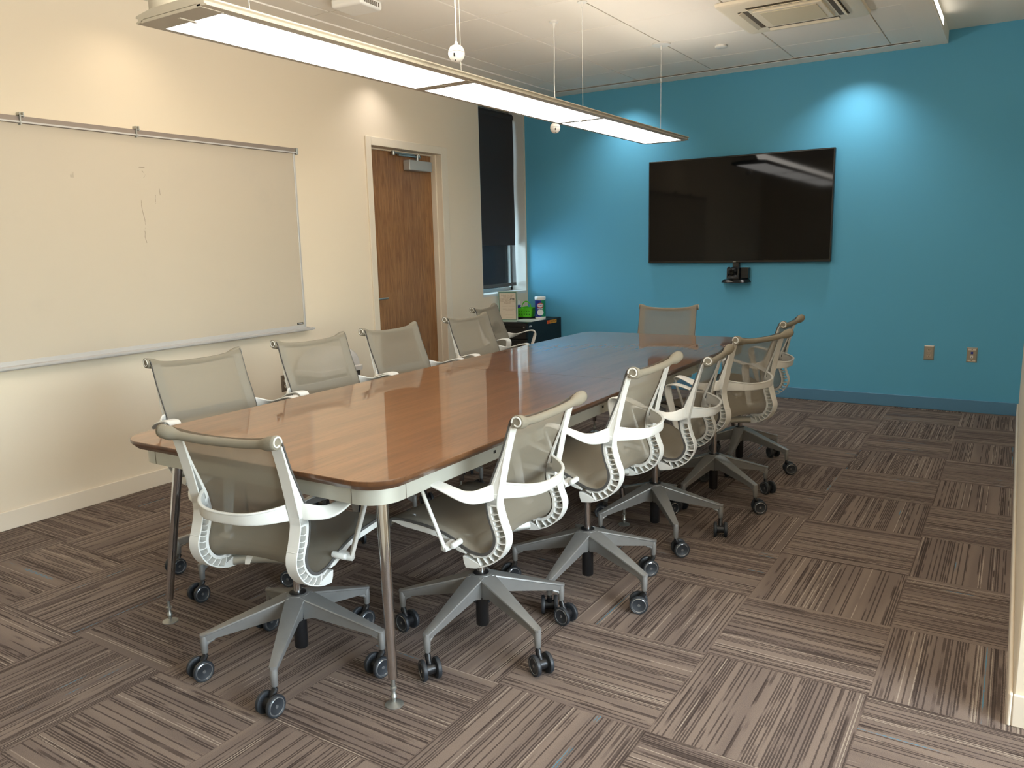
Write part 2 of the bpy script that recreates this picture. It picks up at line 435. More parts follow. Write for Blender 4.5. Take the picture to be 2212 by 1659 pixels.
m = MB(); m.box(-4.010, -3.992, -1.80, -1.52, 2.092, 2.104); m.box(-4.012, -3.990, -1.86, -1.60, 2.106, 2.116)
m.tube((-4.0,-1.56,2.065), (-4.0,-1.56,2.112), .014); m.tube((-4.0,-1.86,2.094), (-4.0,-1.86,2.125), .015); m.tube((-4.0,-1.54,2.096),(-4.0,-1.54,2.12),.013)
rel(m.build('closer_arm', M['alu']), d)

# ------------------------------------------------------------------ window with roller blind
w = bpy.data.objects.new('window_1', None); C.objects.link(w); w.location = (XL-.12, (WY0+WY1)/2, WZ0); w['kind'] = 'structure'
m = MB(); m.box(T, XL+.002, WY0, WY1, WZ0-.02, WZ0+.002); m.box(T, XL, WY1-.004, WY1, WZ0, WZ1); m.box(T, XL, WY0, WY0+.004, WZ0, WZ1)
rel(m.build('window_reveal', M['jamb']), w)
m = MB()
for a,b,c_,e in ((WY0,WY1,WZ0,WZ0+.035),(WY0,WY1,WZ1-.04,WZ1),(WY0,WY0+.035,WZ0,WZ1),(WY1-.035,WY1-.004,WZ0,WZ1)): m.box(-4.135,-4.105,a,b,c_,e)
rel(m.build('window_frame', M['alu']), w)
m = MB(); m.box(-4.122,-4.118,WY0,WY1,WZ0,WZ1); rel(m.build('pane', M['glass']), w)
bl = thing('roller_blind', 'dark charcoal roller blind pulled down over the narrow window, sheer at its lower end', 'blind', (-4.05, -.36, 2.6))
def wavy(y0, y1, z0, z1, x, nz=24):
    mm = MB(); rings = []
    for k in range(nz+1):
        zz = z0+(z1-z0)*k/nz; xo = x+.003*math.sin(zz*9)
        e = .006*math.sin(zz*7.0)*max(0, (1.9-zz))
        rings.append([Vector((xo-.0006,y0,zz)),Vector((xo-.0006,y1+e,zz)),Vector((xo+.0006,y1+e,zz)),Vector((xo+.0006,y0,zz))])
    mm.skin(rings, True, True); return mm
o = rel(wavy(WY0+.008, .026, 1.362, WZ1-.03, -4.052).build('blackout_panel', M['blind']), bl)
o = rel(wavy(WY0+.008, .026, .985, 1.362, -4.052).build('sheer_panel', M['sheer']), bl)
m = MB(); m.box(-4.057,-4.047,WY0+.008,.028,.955,.987); rel(m.build('bottom_bar', M['hem'], bevel=.003), bl)
m = MB(); m.tube((-4.075,WY0+.01,2.60),(-4.075,.03,2.60),.03); rel(m.build('roller', M['blind']), bl)

# outdoors behind the narrow window
m = MB(); m.box(-16, -4.3, -6, 12, -.3, -.12); tag(m.build('outdoor_ground', M['earth']), 'pale paved ground outside seen faintly through the sheer blind', 'ground')
m = MB(); m.box(-8.6, -8.2, 5.85, 9.5, -.12, 4.2)
for k in range(10): m.box(-8.2, -8.06, 5.92+k*.24, 6.02+k*.24, -.12, 4.2)
tag(m.build('neighbouring_building', M['conc']), 'grey outdoor wall with upright ribs behind the sheer blind', 'building')
m = MB(); rn = random.Random(8)
for k in range(26):
    c0 = Vector((-9.8+rn.uniform(-.4,.4), 4.6+rn.uniform(-1.0,1.9), rn.uniform(.35,1.6))); rr0 = rn.uniform(.25,.45)
    m.skin([[c0+Vector((math.cos(q*PI/5)*math.sin(j*PI/7)*rr0, math.sin(q*PI/5)*math.sin(j*PI/7)*rr0, math.cos(j*PI/7)*rr0))*rn.uniform(.85,1.15) for q in range(10)] for j in range(1,7)], True, True, 0, True)
tag(m.build('hedge', plain('hedge_leaves', srgb(96, 132, 92), .9, noise=.5, nscale=14)), 'dull green hedge outside, a soft patch behind the sheer blind', 'hedge')

# ------------------------------------------------------------------ whiteboard
wb = thing('whiteboard', 'long wall-mounted whiteboard with an aluminium tray, faint marker strokes', 'whiteboard', (XL, -4.2, .82))
m = MB(); m.box(XL+.002, XL+.014, -5.46, -2.985, .84, 2.02); rel(m.build('writing_surface', M['board']), wb)
for a, b in ((-2.992, -2.976), (-5.475, -5.46)):
    m = MB(); m.box(XL+.001, XL+.019, a, b, .83, 2.03); rel(m.build('frame_strip', M['tray'], bevel=.002), wb)
m = MB(); m.box(XL+.001, XL+.024, -5.475, -2.972, 2.006, 2.041)
lp = MB(); lp.box(XL+.024, XL+.031, -5.475, -2.975, 2.008, 2.016); rel(lp.build('rail_lip', M['tray']), wb)
tr = rel(m.build('map_rail', M['rail'], bevel=.002), wb)
m = MB(); m.box(XL+.001, XL+.034, -2.975, -2.958, 2.000, 2.043); rel(m.build('rail_end_cap', M['alu'], bevel=.003), wb)
for yy in (-4.746, -4.131):
    m = MB(); m.box(XL+.003, XL+.036, yy-.012, yy-.007, 1.998, 2.058); m.box(XL+.003, XL+.03, yy+.008, yy+.013, 2.035, 2.06); m.box(XL+.003,XL+.034,yy-.012,yy+.012,2.04,2.045)
    rel(m.build('map_hook', M['alu']), wb)
m = MB(); m.prism([(0,0)]*0 or [(XL+.001,.812),(XL+.010,.812),(XL+.070,.806),(XL+.078,.812),(XL+.078,.824),(XL+.070,.826),(XL+.066,.818),(XL+.018,.822),(XL+.016,.845),(XL+.001,.845)], -5.47, -2.975)
# prism extrudes along X: swap so it runs along Y
m.v = [(b, a, c_) for a, b, c_ in m.v]
rel(m.build('marker_tray', M['tray'], bevel=.0015), wb)
m = MB(); m.box(XL+.001, XL+.074, -2.975, -2.962, .806, .828); m.tube((XL+.068,-2.975,.816),(XL+.068,-2.945,.816),.007)
rel(m.build('tray_end_cap', M['tray'], bevel=.003), wb)
m = MB(); m.box(XL+.0145, XL+.016, -3.055, -3.0, .849, .863); lg = rel(m.build('maker_badge', M['ink']), wb)
m = MB()
for k, (a, b) in enumerate(((-3.051,-3.045),(-3.040,-3.004))): m.box(XL+.016, XL+.0165, a, b, .853, .859)
rel(m.build('badge_lettering', M['teald']), lg) if False else None
text('badge_lettering', 'Claridge', .011, M['teald'], (.0005, .003, 0), (PI/2, 0, PI/2), None)
bd = bpy.data.objects['badge_lettering']; bd.location = (XL+.0165, -3.024, .856); bd.parent = lg; bd.matrix_parent_inverse = lg.matrix_parent_inverse.inverted() if False else Matrix.Translation(-Vector(wb.location)).inverted() @ Matrix.Translation(-Vector(wb.location))

# ------------------------------------------------------------------ television and camera
TVX0, TVX1, TVZ0, TVZ1 = -2.600, -1.013, 1.167, 2.069
tv = thing('wall_television', 'large black flat-screen television on the blue wall', 'television', ((TVX0+TVX1)/2, YB, TVZ0))
m = MB(); m.box(TVX0, TVX1, .012, .05, TVZ0, TVZ1); m.box(TVX0+.2, TVX1-.2, .045, .06, TVZ0+.1, TVZ1-.1); rel(m.build('housing', M['bezel'], bevel=.003), tv)
m = MB(); m.box(TVX0+.011, TVX1-.011, .0095, .0125, TVZ0+.018, TVZ1-.011); rel(m.build('screen', M['screen']), tv)
m = MB(); m.box(-2.2, -1.4, .055, YB-.001, 1.45, 1.8); rel(m.build('mounting_bracket', M['black']), tv)
m = MB(); m.box(-1.815, -1.79, .0105, .012, TVZ0+.004, TVZ0+.009); rel(m.build('indicator', M['alu']), tv)
vc = thing('conference_camera', 'black pan and tilt conference camera on a small wall shelf below the television', 'camera', (-1.78, YB, .98))
m = MB()
sh = [(-.125,0),(-.11,-.10),(-.06,-.135),(.06,-.135),(.11,-.10),(.125,0)]
vs = [(-1.79+a, YB-.002+b, 1.0-.004) for a,b in sh]+[(-1.79+a*.86, YB-.002+b*.86, 1.024) for a,b in sh]
n = len(sh); m.add(vs, [tuple(range(n))[::-1], tuple(range(n,2*n))]+[(k,(k+1)%n,n+(k+1)%n,n+k) for k in range(n)])
rel(m.build('shelf', M['bezel'], bevel=.004), vc)
m = MB(); m.lathe([(0,0),(.055,0),(.058,.008),(.052,.03),(.036,.045),(0,.047)], 32, 0, Matrix.Translation((-1.80,-.005,1.024)))
rel(m.build('swivel_base', M['black']), vc)
m = MB()
for sx in (-1, 1):
    m = MB(); m.prism([(-.035,1.03),(.035,1.03),(.028,1.115),(.012,1.13),(-.012,1.13),(-.028,1.115)], -1.80+sx*.045-.008, -1.80+sx*.045+.008)
    m.v = [(x, y-.005, z) for x, y, z in m.v]; rel(m.build('yoke_arm', M['bezel'], bevel=.003), vc)
m = MB(); m.lathe([(0,-.06),(.022,-.058),(.032,-.045),(.036,0),(.034,.035),(.02,.05),(0,.052)], 28, 0, Matrix.Translation((-1.80,-.005,1.095)) @ Matrix.Rotation(-PI/2, 4, 'X') @ Matrix.Rotation(.25, 4, 'Y'))
hd = rel(m.build('camera_head', M['black']), vc)
m = MB(); m.lathe([(0,.0),(.024,.0),(.024,.006),(.016,.007),(.0,.004)], 24, 0, Matrix.Translation((-1.80,-.067,1.088)) @ Matrix.Rotation(PI/2, 4, 'X'))
o = m.build('lens', M['screen']); o.parent = hd; o.matrix_parent_inverse = Matrix.Translation(-Vector(vc.location)); o.matrix_parent_inverse = Matrix.Identity(4)
m = MB(); m.box(-1.745, -1.675, .0, YB-.001, 1.028, 1.125); rel(m.build('wall_box', M['bezel'], bevel=.005), vc)
m = MB(); m.box(-1.82, -1.765, .02, YB-.002, 1.12, TVZ0+.01); rel(m.build('cable_cover', M['black'], bevel=.004), vc)
m = MB(); m.box(-1.815, -1.775, -.1215, -.120, 1.008, 1.013); rel(m.build('nameplate', M['alu']), vc)

# ------------------------------------------------------------------ outlets
def duplex(name, label, mat, cat='outlet', wall='far', loc=(0,0,0), jack=False):
    t = thing(name, label, cat, loc, 0 if wall == 'far' else PI/2)
    m = MB(); m.add([(-.036,0,-.058),(.036,0,-.058),(.036,0,.058),(-.036,0,.058),(-.030,-.006,-.051),(.030,-.006,-.051),(.030,-.006,.051),(-.030,-.006,.051)],
                    [(0,1,5,4),(1,2,6,5),(2,3,7,6),(3,0,4,7),(4,5,6,7),(3,2,1,0)]); m.build('cover_plate', mat, t)
    if not jack:
        for s_ in (1, -1):
            m = MB(); m.lathe([(0,0),(.0165,0),(.0165,.002),(0,.002)], 24, 0, Matrix.Translation((0,-.0055,s_*.0195)) @ Matrix.Rotation(PI/2,4,'X') @ Matrix.Diagonal((1,.85,1,1)))
            r = m.build('receptacle', plate_in, t)
            m = MB(); z0 = s_*.0195
            for a in (-.006, .006): m.box(a-.0011, a+.0011, -.0082, -.0070, z0+.001, z0+.009)
            m.tube((0,-.0082,z0-.007),(0,-.0070,z0-.007),.0026, n=12); m.build('slots', M['dark'], r)
    else:
        m = MB(); m.box(-.008,.008,-.010,-.005,.008,.026); k = m.build('data_jack', M['navy'], t, bevel=.001)
        m = MB(); m.box(-.009,.009,-.010,-.005,-.022,-.004); k = m.build('data_jack', M['white'], t, bevel=.001)
        m = MB(); m.box(-.004,.004,-.0108,-.0098,-.018,-.010); m.build('port', M['dark'], k)
        for z_ in (.042, -.043):
            m = MB(); m.box(-.026,.026,-.0068,-.0058,z_-.0055,z_+.0055); k = m.build('label_strip', M['paper'], t)
            m = MB(); m.box(-.005,.005,-.0072,-.0066,z_-.0015,z_+.0015); m.build('print', M['ink'], k)
    return t
plate_in = plain('receptacle_face', srgb(186, 172, 152), .5)
duplex('power_outlet', 'metal duplex power outlet on the blue wall, left of the data plate', M['steel'], loc=(-.260, YB, .4495))
duplex('data_outlet', 'metal data plate with two jacks on the blue wall, nearest the right corner', M['steel'], loc=(.033, YB, .4465), jack=True)
duplex('power_outlet', 'small dark power outlet low on the cream wall beside the waste bin', plain('bronze_plate', srgb(120, 106, 90), .4, .4), wall='left', loc=(XL, -3.187, .457))

# ------------------------------------------------------------------ pendant lamp
FX0, FX1, FZ = -2.185, -1.830, 2.09
FY0, FY1 = -5.235, -1.075
pl = thing('pendant_light', 'long white linear pendant lamp hung over the table', 'lamp', (-2.01, -3.15, FZ))
m = MB(); xc = (FX0+FX1)/2; hw = (FX1-FX0)/2
prof = [(-hw,.0),(-hw,.004),(-hw+.010,.008),(-hw+.010,.014),(-hw-.002,.018),(-hw+.002,.024),(-hw+.035,.029),(-.08,.036),(.08,.036),(hw-.035,.029),(hw-.002,.024),(hw+.002,.018),(hw-.010,.014),(hw-.010,.008),(hw,.004),(hw,.0),(hw-.044,.0),(hw-.050,.009),(-hw+.040,.009),(-hw+.032,.0)]
rings = [[Vector((xc+a, y, FZ+b)) for a, b in prof] for y in (FY0, FY1)]
m.skin(rings, True, True, 0, False)
rel(m.build('housing', M['fixture'], bevel=.0015), pl)
secs = [(-5.150,-3.850),(-3.782,-2.470),(-2.430,-1.130)]
for a, b in secs:
    m = MB(); m.box(xc-hw+.030, xc-.003, a, b, FZ-.001, FZ+.008); m.box(xc+.003, xc+hw-.042, a, b, FZ-.001, FZ+.008)
    rel(m.build('diffuser', M['lens']), pl)
edges = [(FY0, secs[0][0]), (secs[0][1], secs[1][0]), (secs[1][1], secs[2][0]), (secs[2][1], FY1)]
for a, b in edges:
    m = MB(); m.box(xc-hw+.028, xc+hw-.028, a, b, FZ-.002, FZ+.008); rel(m.build('cross_plate', M['fixture'], bevel=.001), pl)
for k, (a, b) in enumerate(edges[:3]):
    m = MB()
    if k == 0: m.box(xc-.006, xc+.006, a+.03, b+.01, FZ-.006, FZ-.001)
    else: m.box(xc-.012, xc+.012, (a+b)/2-.018, (a+b)/2+.018, FZ-.005, FZ-.001)
    rel(m.build('joiner_clip', M['fixture'], bevel=.001), pl)
m = MB(); m.lathe([(0,0),(.085,0),(.085,.06),(.07,.085),(.04,.098),(0,.10)], 32, 0, Matrix.Translation((-2.10,-5.14,FZ+.030))); rel(m.build('driver_housing', M['fixture']), pl)
for yy in (-4.93, -3.70, -2.456, -1.222):
    m = MB(); m.tube((-1.995,yy,FZ+.034),(-1.995,yy,FZ+.080),.006,.003,n=10); m.tube((-1.995,yy,FZ+.08),(-1.995,yy,ZC),.0013,n=8)
    cb = rel(m.build('suspension_cable', M['white']), pl)
    m = MB(); m.lathe([(0,-.045),(.005,-.045),(.007,-.012),(.052,-.010),(.056,0),(0,0)] if yy < -1.3 and yy != -2.456 else ([(0,-.03),(.006,-.03),(.007,-.004),(.03,-.003),(.03,0),(0,0)] if yy == -2.456 else [(0,-.04),(.006,-.04),(.007,-.012),(.065,-.010),(.068,0),(0,0)]), 24, 0, Matrix.Translation((-1.995,yy,ZC+.007)))
    o = m.build('ceiling_canopy', M['white'], cb); 

# ------------------------------------------------------------------ hanging microphones
def mic(loc, rz, label):
    t = thing('hanging_microphone', label, 'microphone', loc, rz, 'ball microphones hung from the ceiling')
    m = MB(); m.lathe([(0,-.033),(.012,-.032),(.022,-.026),(.030,-.014),(.033,0),(.0325,.003)], 36); m.v = m.v; m.build('lower_shell', M['white'], t)
    m = MB(); m.lathe([(.0325,.0045),(.031,.012),(.025,.024),(.016,.030),(.008,.031),(.006,.040),(.0035,.046),(0,.046)], 36); m.build('upper_shell', M['white'], t)
    m = MB(); m.lathe([(.0,.002),(.0312,.002),(.0312,.005),(0,.005)], 32); m.build('seam_ring', M['vent'], t)
    m = MB(); m.box(-.003,.003,-.0345,-.027,-.017,-.004); m.box(-.0015,.0015,-.022,-.014,-.031,-.026); m.build('sensor_slot', M['dark'], t, bevel=.001)
    h = ZC-loc[2]
    m = MB(); m.loft([((.0015*math.sin(k*.9),0,.044+(h-.044)*k/12),.0024) for k in range(13)], 8); cb = m.build('cable', M['white'], t)
    m = MB(); m.lathe([(0,-.035),(.005,-.035),(.012,-.004),(.03,-.003),(.03,.009),(0,.009)], 20, 0, Matrix.Translation((0,0,h))); m.build('ceiling_plate', M['white'], cb)
mic((-1.655,-4.204,2.110), .35, 'white ball microphone on a cord in front of the pendant lamp, nearest the viewer')
mic((-2.328,-2.203,2.104), .55, 'white ball microphone just peeking out below the far half of the pendant lamp')

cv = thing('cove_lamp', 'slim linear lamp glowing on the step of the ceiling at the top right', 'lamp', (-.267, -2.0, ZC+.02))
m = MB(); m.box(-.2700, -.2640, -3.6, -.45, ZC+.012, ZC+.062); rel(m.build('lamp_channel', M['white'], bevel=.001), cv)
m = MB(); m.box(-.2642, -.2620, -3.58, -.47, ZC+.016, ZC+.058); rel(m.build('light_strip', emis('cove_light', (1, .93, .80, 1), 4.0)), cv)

# ------------------------------------------------------------------ ceiling fittings
ac = thing('ceiling_air_conditioner', 'square ceiling cassette air conditioner with louvred slots at the top edge', 'air conditioner', (-.96, -1.49, ZC))
x0, x1, y0, y1 = -1.38, -.61, -1.94, -1.17
m = MB()
cx, cy = (x0+x1)/2, (y0+y1)/2
def ringpts(h, z, rc=.04):
    return [Vector((cx+sx*(h-(rc if k else 0)) if True else 0, cy, z)) for sx in (1,) for k in (0,)]
def rsq(h, z, rc):
    out = []
    for q, (sx, sy) in enumerate(((1,1),(-1,1),(-1,-1),(1,-1))):
        for k in range(5):
            a = q*PI/2+k*PI/8
            out.append(Vector((cx+sx*(h-rc)+rc*math.cos(a), cy+sy*(h-rc)+rc*math.sin(a), z)))
    return out
m.skin([rsq(.385,ZC+.006,.03), rsq(.38,ZC-.012,.03), rsq(.355,ZC-.022,.02), rsq(.20,ZC-.024,.01)], True, True, 0, False)
rel(m.build('frame_panel', M['grille'], bevel=.002), ac)
m = MB(); m.box(cx-.20, cx+.20, cy-.20, cy+.20, ZC-.034, ZC-.022)
gr = rel(m.build('centre_grille', M['grille'], bevel=.004), ac)
m = MB(); m.box(cx-.165, cx+.165, cy-.165, cy+.165, ZC-.0365, ZC-.033)
o = m.build('filter_panel', plain('ac_filter', srgb(216, 206, 178), .7), gr)
for k, (sx, sy) in enumerate(((0,1),(0,-1),(1,0),(-1,0))):
    m = MB()
    R_ = Matrix.Translation((cx,cy,0)) @ Matrix.Rotation(k_ if (k_ := {(0,1):0,(0,-1):PI,(1,0):-PI/2,(-1,0):PI/2}[(sx,sy)]) else 0, 4, 'Z')
    m.box(-.22,.22,.225,.285,ZC-.0245,ZC-.020, 0, R_)
    sl = rel(m.build('air_slot', M['vent']), ac)
    m = MB(); L_ = R_ @ Matrix.Translation((0,.262,ZC-.026)) @ Matrix.Rotation(-.5, 4, 'X')
    m.box(-.215,.215,-.022,.018,-.002,.002,0,L_); m.build('louvre', M['grille'], sl)
m = MB(); m.lathe([(0,-.006),(.040,-.006),(.044,-.003),(.044,.009),(0,.009)], 32); o = m.build('ceiling_sensor', M['white']); o.location = (-1.664,-.892,ZC)
tag(o, 'small flat round white cover plate on the ceiling between pendant lamp and air conditioner', 'cover plate')
ap = thing('wireless_access_point', 'white rounded box with a vented side fixed to the ceiling above the pendant lamp', 'ceiling device', (-3.02,-3.27,ZC), .08)
m = MB(); m.box(-.11,.11,-.10,.10,-.045,.009); m.build('case', M['white'], ap, bevel=.018, seg=4)
m = MB()
for k in range(8): m.box(.105,.1115,-.07+k*.018,-.062+k*.018,-.032,-.008)
m.build('vent_slits', M['vent'], ap)

# ------------------------------------------------------------------ conference table
TX, TY, TH, TW, TL, TZ = -1.737, -3.538, math.radians(.3), 1.215, 3.66, .725
tb = thing('conference_table', 'long brown wood-veneer conference table with rounded corners and silver skirt', 'table', (TX, TY, 0), TH)
def rrect(hx, hy, r, z, n=10):
    out = []
    for q, (sx, sy) in enumerate(((1,1),(-1,1),(-1,-1),(1,-1))):
        for k in range(n+1):
            a = q*PI/2+k*PI/2/n
            out.append(Vector((sx*(hx-r)+r*math.cos(a), sy*(hy-r)+r*math.sin(a), z)))
    return out
def half(sgn, hx, hy, r, z, gap=.0012, n=10):
    # half of the rounded rectangle on one side of the seam at y=0
    pts = [p for p in rrect(hx, hy, r, z, n) if p.y*sgn > 0]
    pts.sort(key=lambda p: math.atan2(p.y*sgn, p.x))
    return [Vector((hx, sgn*gap, z))]+pts+[Vector((-hx, sgn*gap, z))]
for sgn in (-1, 1):
    m = MB(); hx, hy = TW/2, TL/2
    m.skin([half(sgn,hx-.020,hy-.020,.10,TZ-.031), half(sgn,hx-.004,hy-.004,.115,TZ-.016)], True, True, 1, True)
    m.skin([half(sgn,hx-.004,hy-.004,.115,TZ-.016), half(sgn,hx,hy,.12,TZ-.010), half(sgn,hx,hy,.12,TZ-.0015), half(sgn,hx-.0015,hy-.0015,.1185,TZ)], True, True, 1, True)
    # top face in veneer
    o = m.build('tabletop', [M['table'], M['tedge']], tb)
    me = o.data
    for p in me.polygons:
        if p.normal.z > .9 and p.center.z > TZ-.001: p.material_index = 0
m = MB(); ins = .046
outer = [rrect(TW/2-ins, TL/2-ins, .09, z) for z in (TZ-.086, TZ-.031)]
inner = [rrect(TW/2-ins-.02, TL/2-ins-.02, .068, z) for z in (TZ-.086, TZ-.031)]
nn = len(outer[0]); vs = outer[0]+outer[1]+inner[0]+inner[1]
fs = []
for k in range(nn):
    k2 = (k+1) % nn
    fs += [(k,k2,nn+k2,nn+k),(2*nn+k2,2*nn+k,3*nn+k,3*nn+k2),(k2,k,2*nn+k,2*nn+k2),(nn+k,nn+k2,3*nn+k2,3*nn+k)]
m.add(vs, fs, 0, True)
sk = m.build('skirt', M['skirt'], tb)
m = MB(); sx_, sy_ = TW/2-ins, TL/2-ins
for s1 in (-1,1):
    for s2 in (-1,1):
        m.box(s1*sx_-.0006, s1*sx_+.0006, s2*(sy_-.115)-.0012, s2*(sy_-.115)+.0012, TZ-.085, TZ-.032)
        m.box(s1*(sx_-.105)-.0012, s1*(sx_-.105)+.0012, s2*sy_-.0006, s2*sy_+.0006, TZ-.085, TZ-.032)
    m.box(s1*sx_-.0006, s1*sx_+.0006, -.0015, .0015, TZ-.085, TZ-.032)
m.build('skirt_joints', M['vent'], sk)
def skirt_outlet(x, y, rz):
    m = MB(); m.box(-.032,.032,-.0035,.001,-.016,.016); o = m.build('skirt_outlet', M['skirt'], tb, bevel=.001); o.location = (x,y,TZ-.060); o.rotation_euler = (0,0,rz)
    m = MB()
    for a in (-.016,.016):
        m.box(a-.006,a-.004,-.0045,-.003,-.001,.006); m.box(a+.004,a+.006,-.0045,-.003,-.001,.006); m.box(a-.0015,a+.0015,-.0045,-.003,-.010,-.006)
    m.build('slots', M['dark'], o)
skirt_outlet(.185, -sy_, 0); skirt_outlet(sx_, .86, PI/2)
for yy in (-1.20, -.355, .52):
    m = MB(); m.box(-.0015,.002,-.006,.006,-.005,.005); o = m.build('skirt_latch', M['dark'], tb); o.location = (sx_, yy, TZ-.058)
def table_leg(fx, fy, dx, dy):
    # foot position in table coordinates, diagonal lean
    m = MB(); top = Vector((fx-dx*.062, fy-dy*.062, TZ-.086)); bot = Vector((fx-dx*.004, fy-dy*.004, .085)); rings = []
    ang = math.atan2(dy, dx)
    for k in range(7):
        f = k/6; p = top.lerp(bot, f); r = .0195*(1-f)+.0145*f; ring = []
        for q in range(24):
            a = 2*PI*q/24; s_ = 1.0 if math.cos(a-ang) > -.2 else .82
            ring.append(p+Vector((math.cos(a)*r*s_, math.sin(a)*r*s_, 0)))
        rings.append(ring)
    m.skin(rings, True, True, 0, True); lg = m.build('leg', M['chrome'], tb)
    m = MB(); m.lathe([(0,.0),(.028,.0),(.028,.003),(.013,.009),(.006,.012),(.006,.022),(.010,.026),(.0085,.034),(.006,.038),(.006,.05),(.010,.052),(.010,.058),(.006,.06),(.006,.086),(0,.086)], 28, 0, Matrix.Translation((fx,fy,0)))
    m.build('leveller_foot', M['alu'], lg)
def tloc(x, y):
    c_, s_ = math.cos(TH), math.sin(TH); dx, dy = x-TX, y-TY; return c_*dx+s_*dy, -s_*dx+c_*dy
for (fx, fy, dx, dy) in ((-1.207,-5.258,1,-1),(-2.299,-5.260,-1,-1),(-1.25,-3.50,1,0),(-2.23,-3.50,-1,0),(-1.215,-1.815,1,1),(-2.25,-1.815,-1,1)):
    a, b = tloc(fx, fy); table_leg(a, b, dx, dy)

# ------------------------------------------------------------------ chair
F = [(.206,.440),(.205,.455),(.192,.466),(.137,.470),(.061,.463),(-.001,.449),(-.040,.431),(-.075,.412),(-.107,.400),(-.139,.397),(-.158,.402),(-.174,.413),(-.186,.430),(-.192,.447),(-.192,.469),(-.186,.489),(-.178,.511),(-.172,.535),(-.169,.558),(-.171,.583),(-.181,.622),(-.203,.675),(-.218,.710),(-.232,.744),(-.244,.780),(-.254,.812),(-.262,.834),(-.272,.847)]
Fc = cr(F, 4)
R0 = [(-.081,.343),(-.105,.3455),(-.128,.350),(-.161,.363),(-.185,.376),(-.208,.395),(-.227,.423),(-.235,.449),(-.234,.474),(-.223,.503),(-.212,.537),(-.2055,.570),(-.209,.60),(-.214,.621),(-.223,.662),(-.234,.713),(-.249,.771),(-.263,.818),(-.270,.828)]
Rc = cr(R0, 4)
def nrm(cv, i):
    a = Vector(cv[max(i-1,0)]); b = Vector(cv[min(i+1,len(cv)-1)]); t = (b-a).normalized(); return Vector((-t.y, t.x))
XI, XO = .171, .211
def off(cv, ds):
    out = []
    for i, p in enumerate(cv):
        d_ = ds[i] if isinstance(ds, list) else ds
        n_ = nrm(cv, i); out.append((p[0]+n_.x*d_, p[1]+n_.y*d_))
    return out
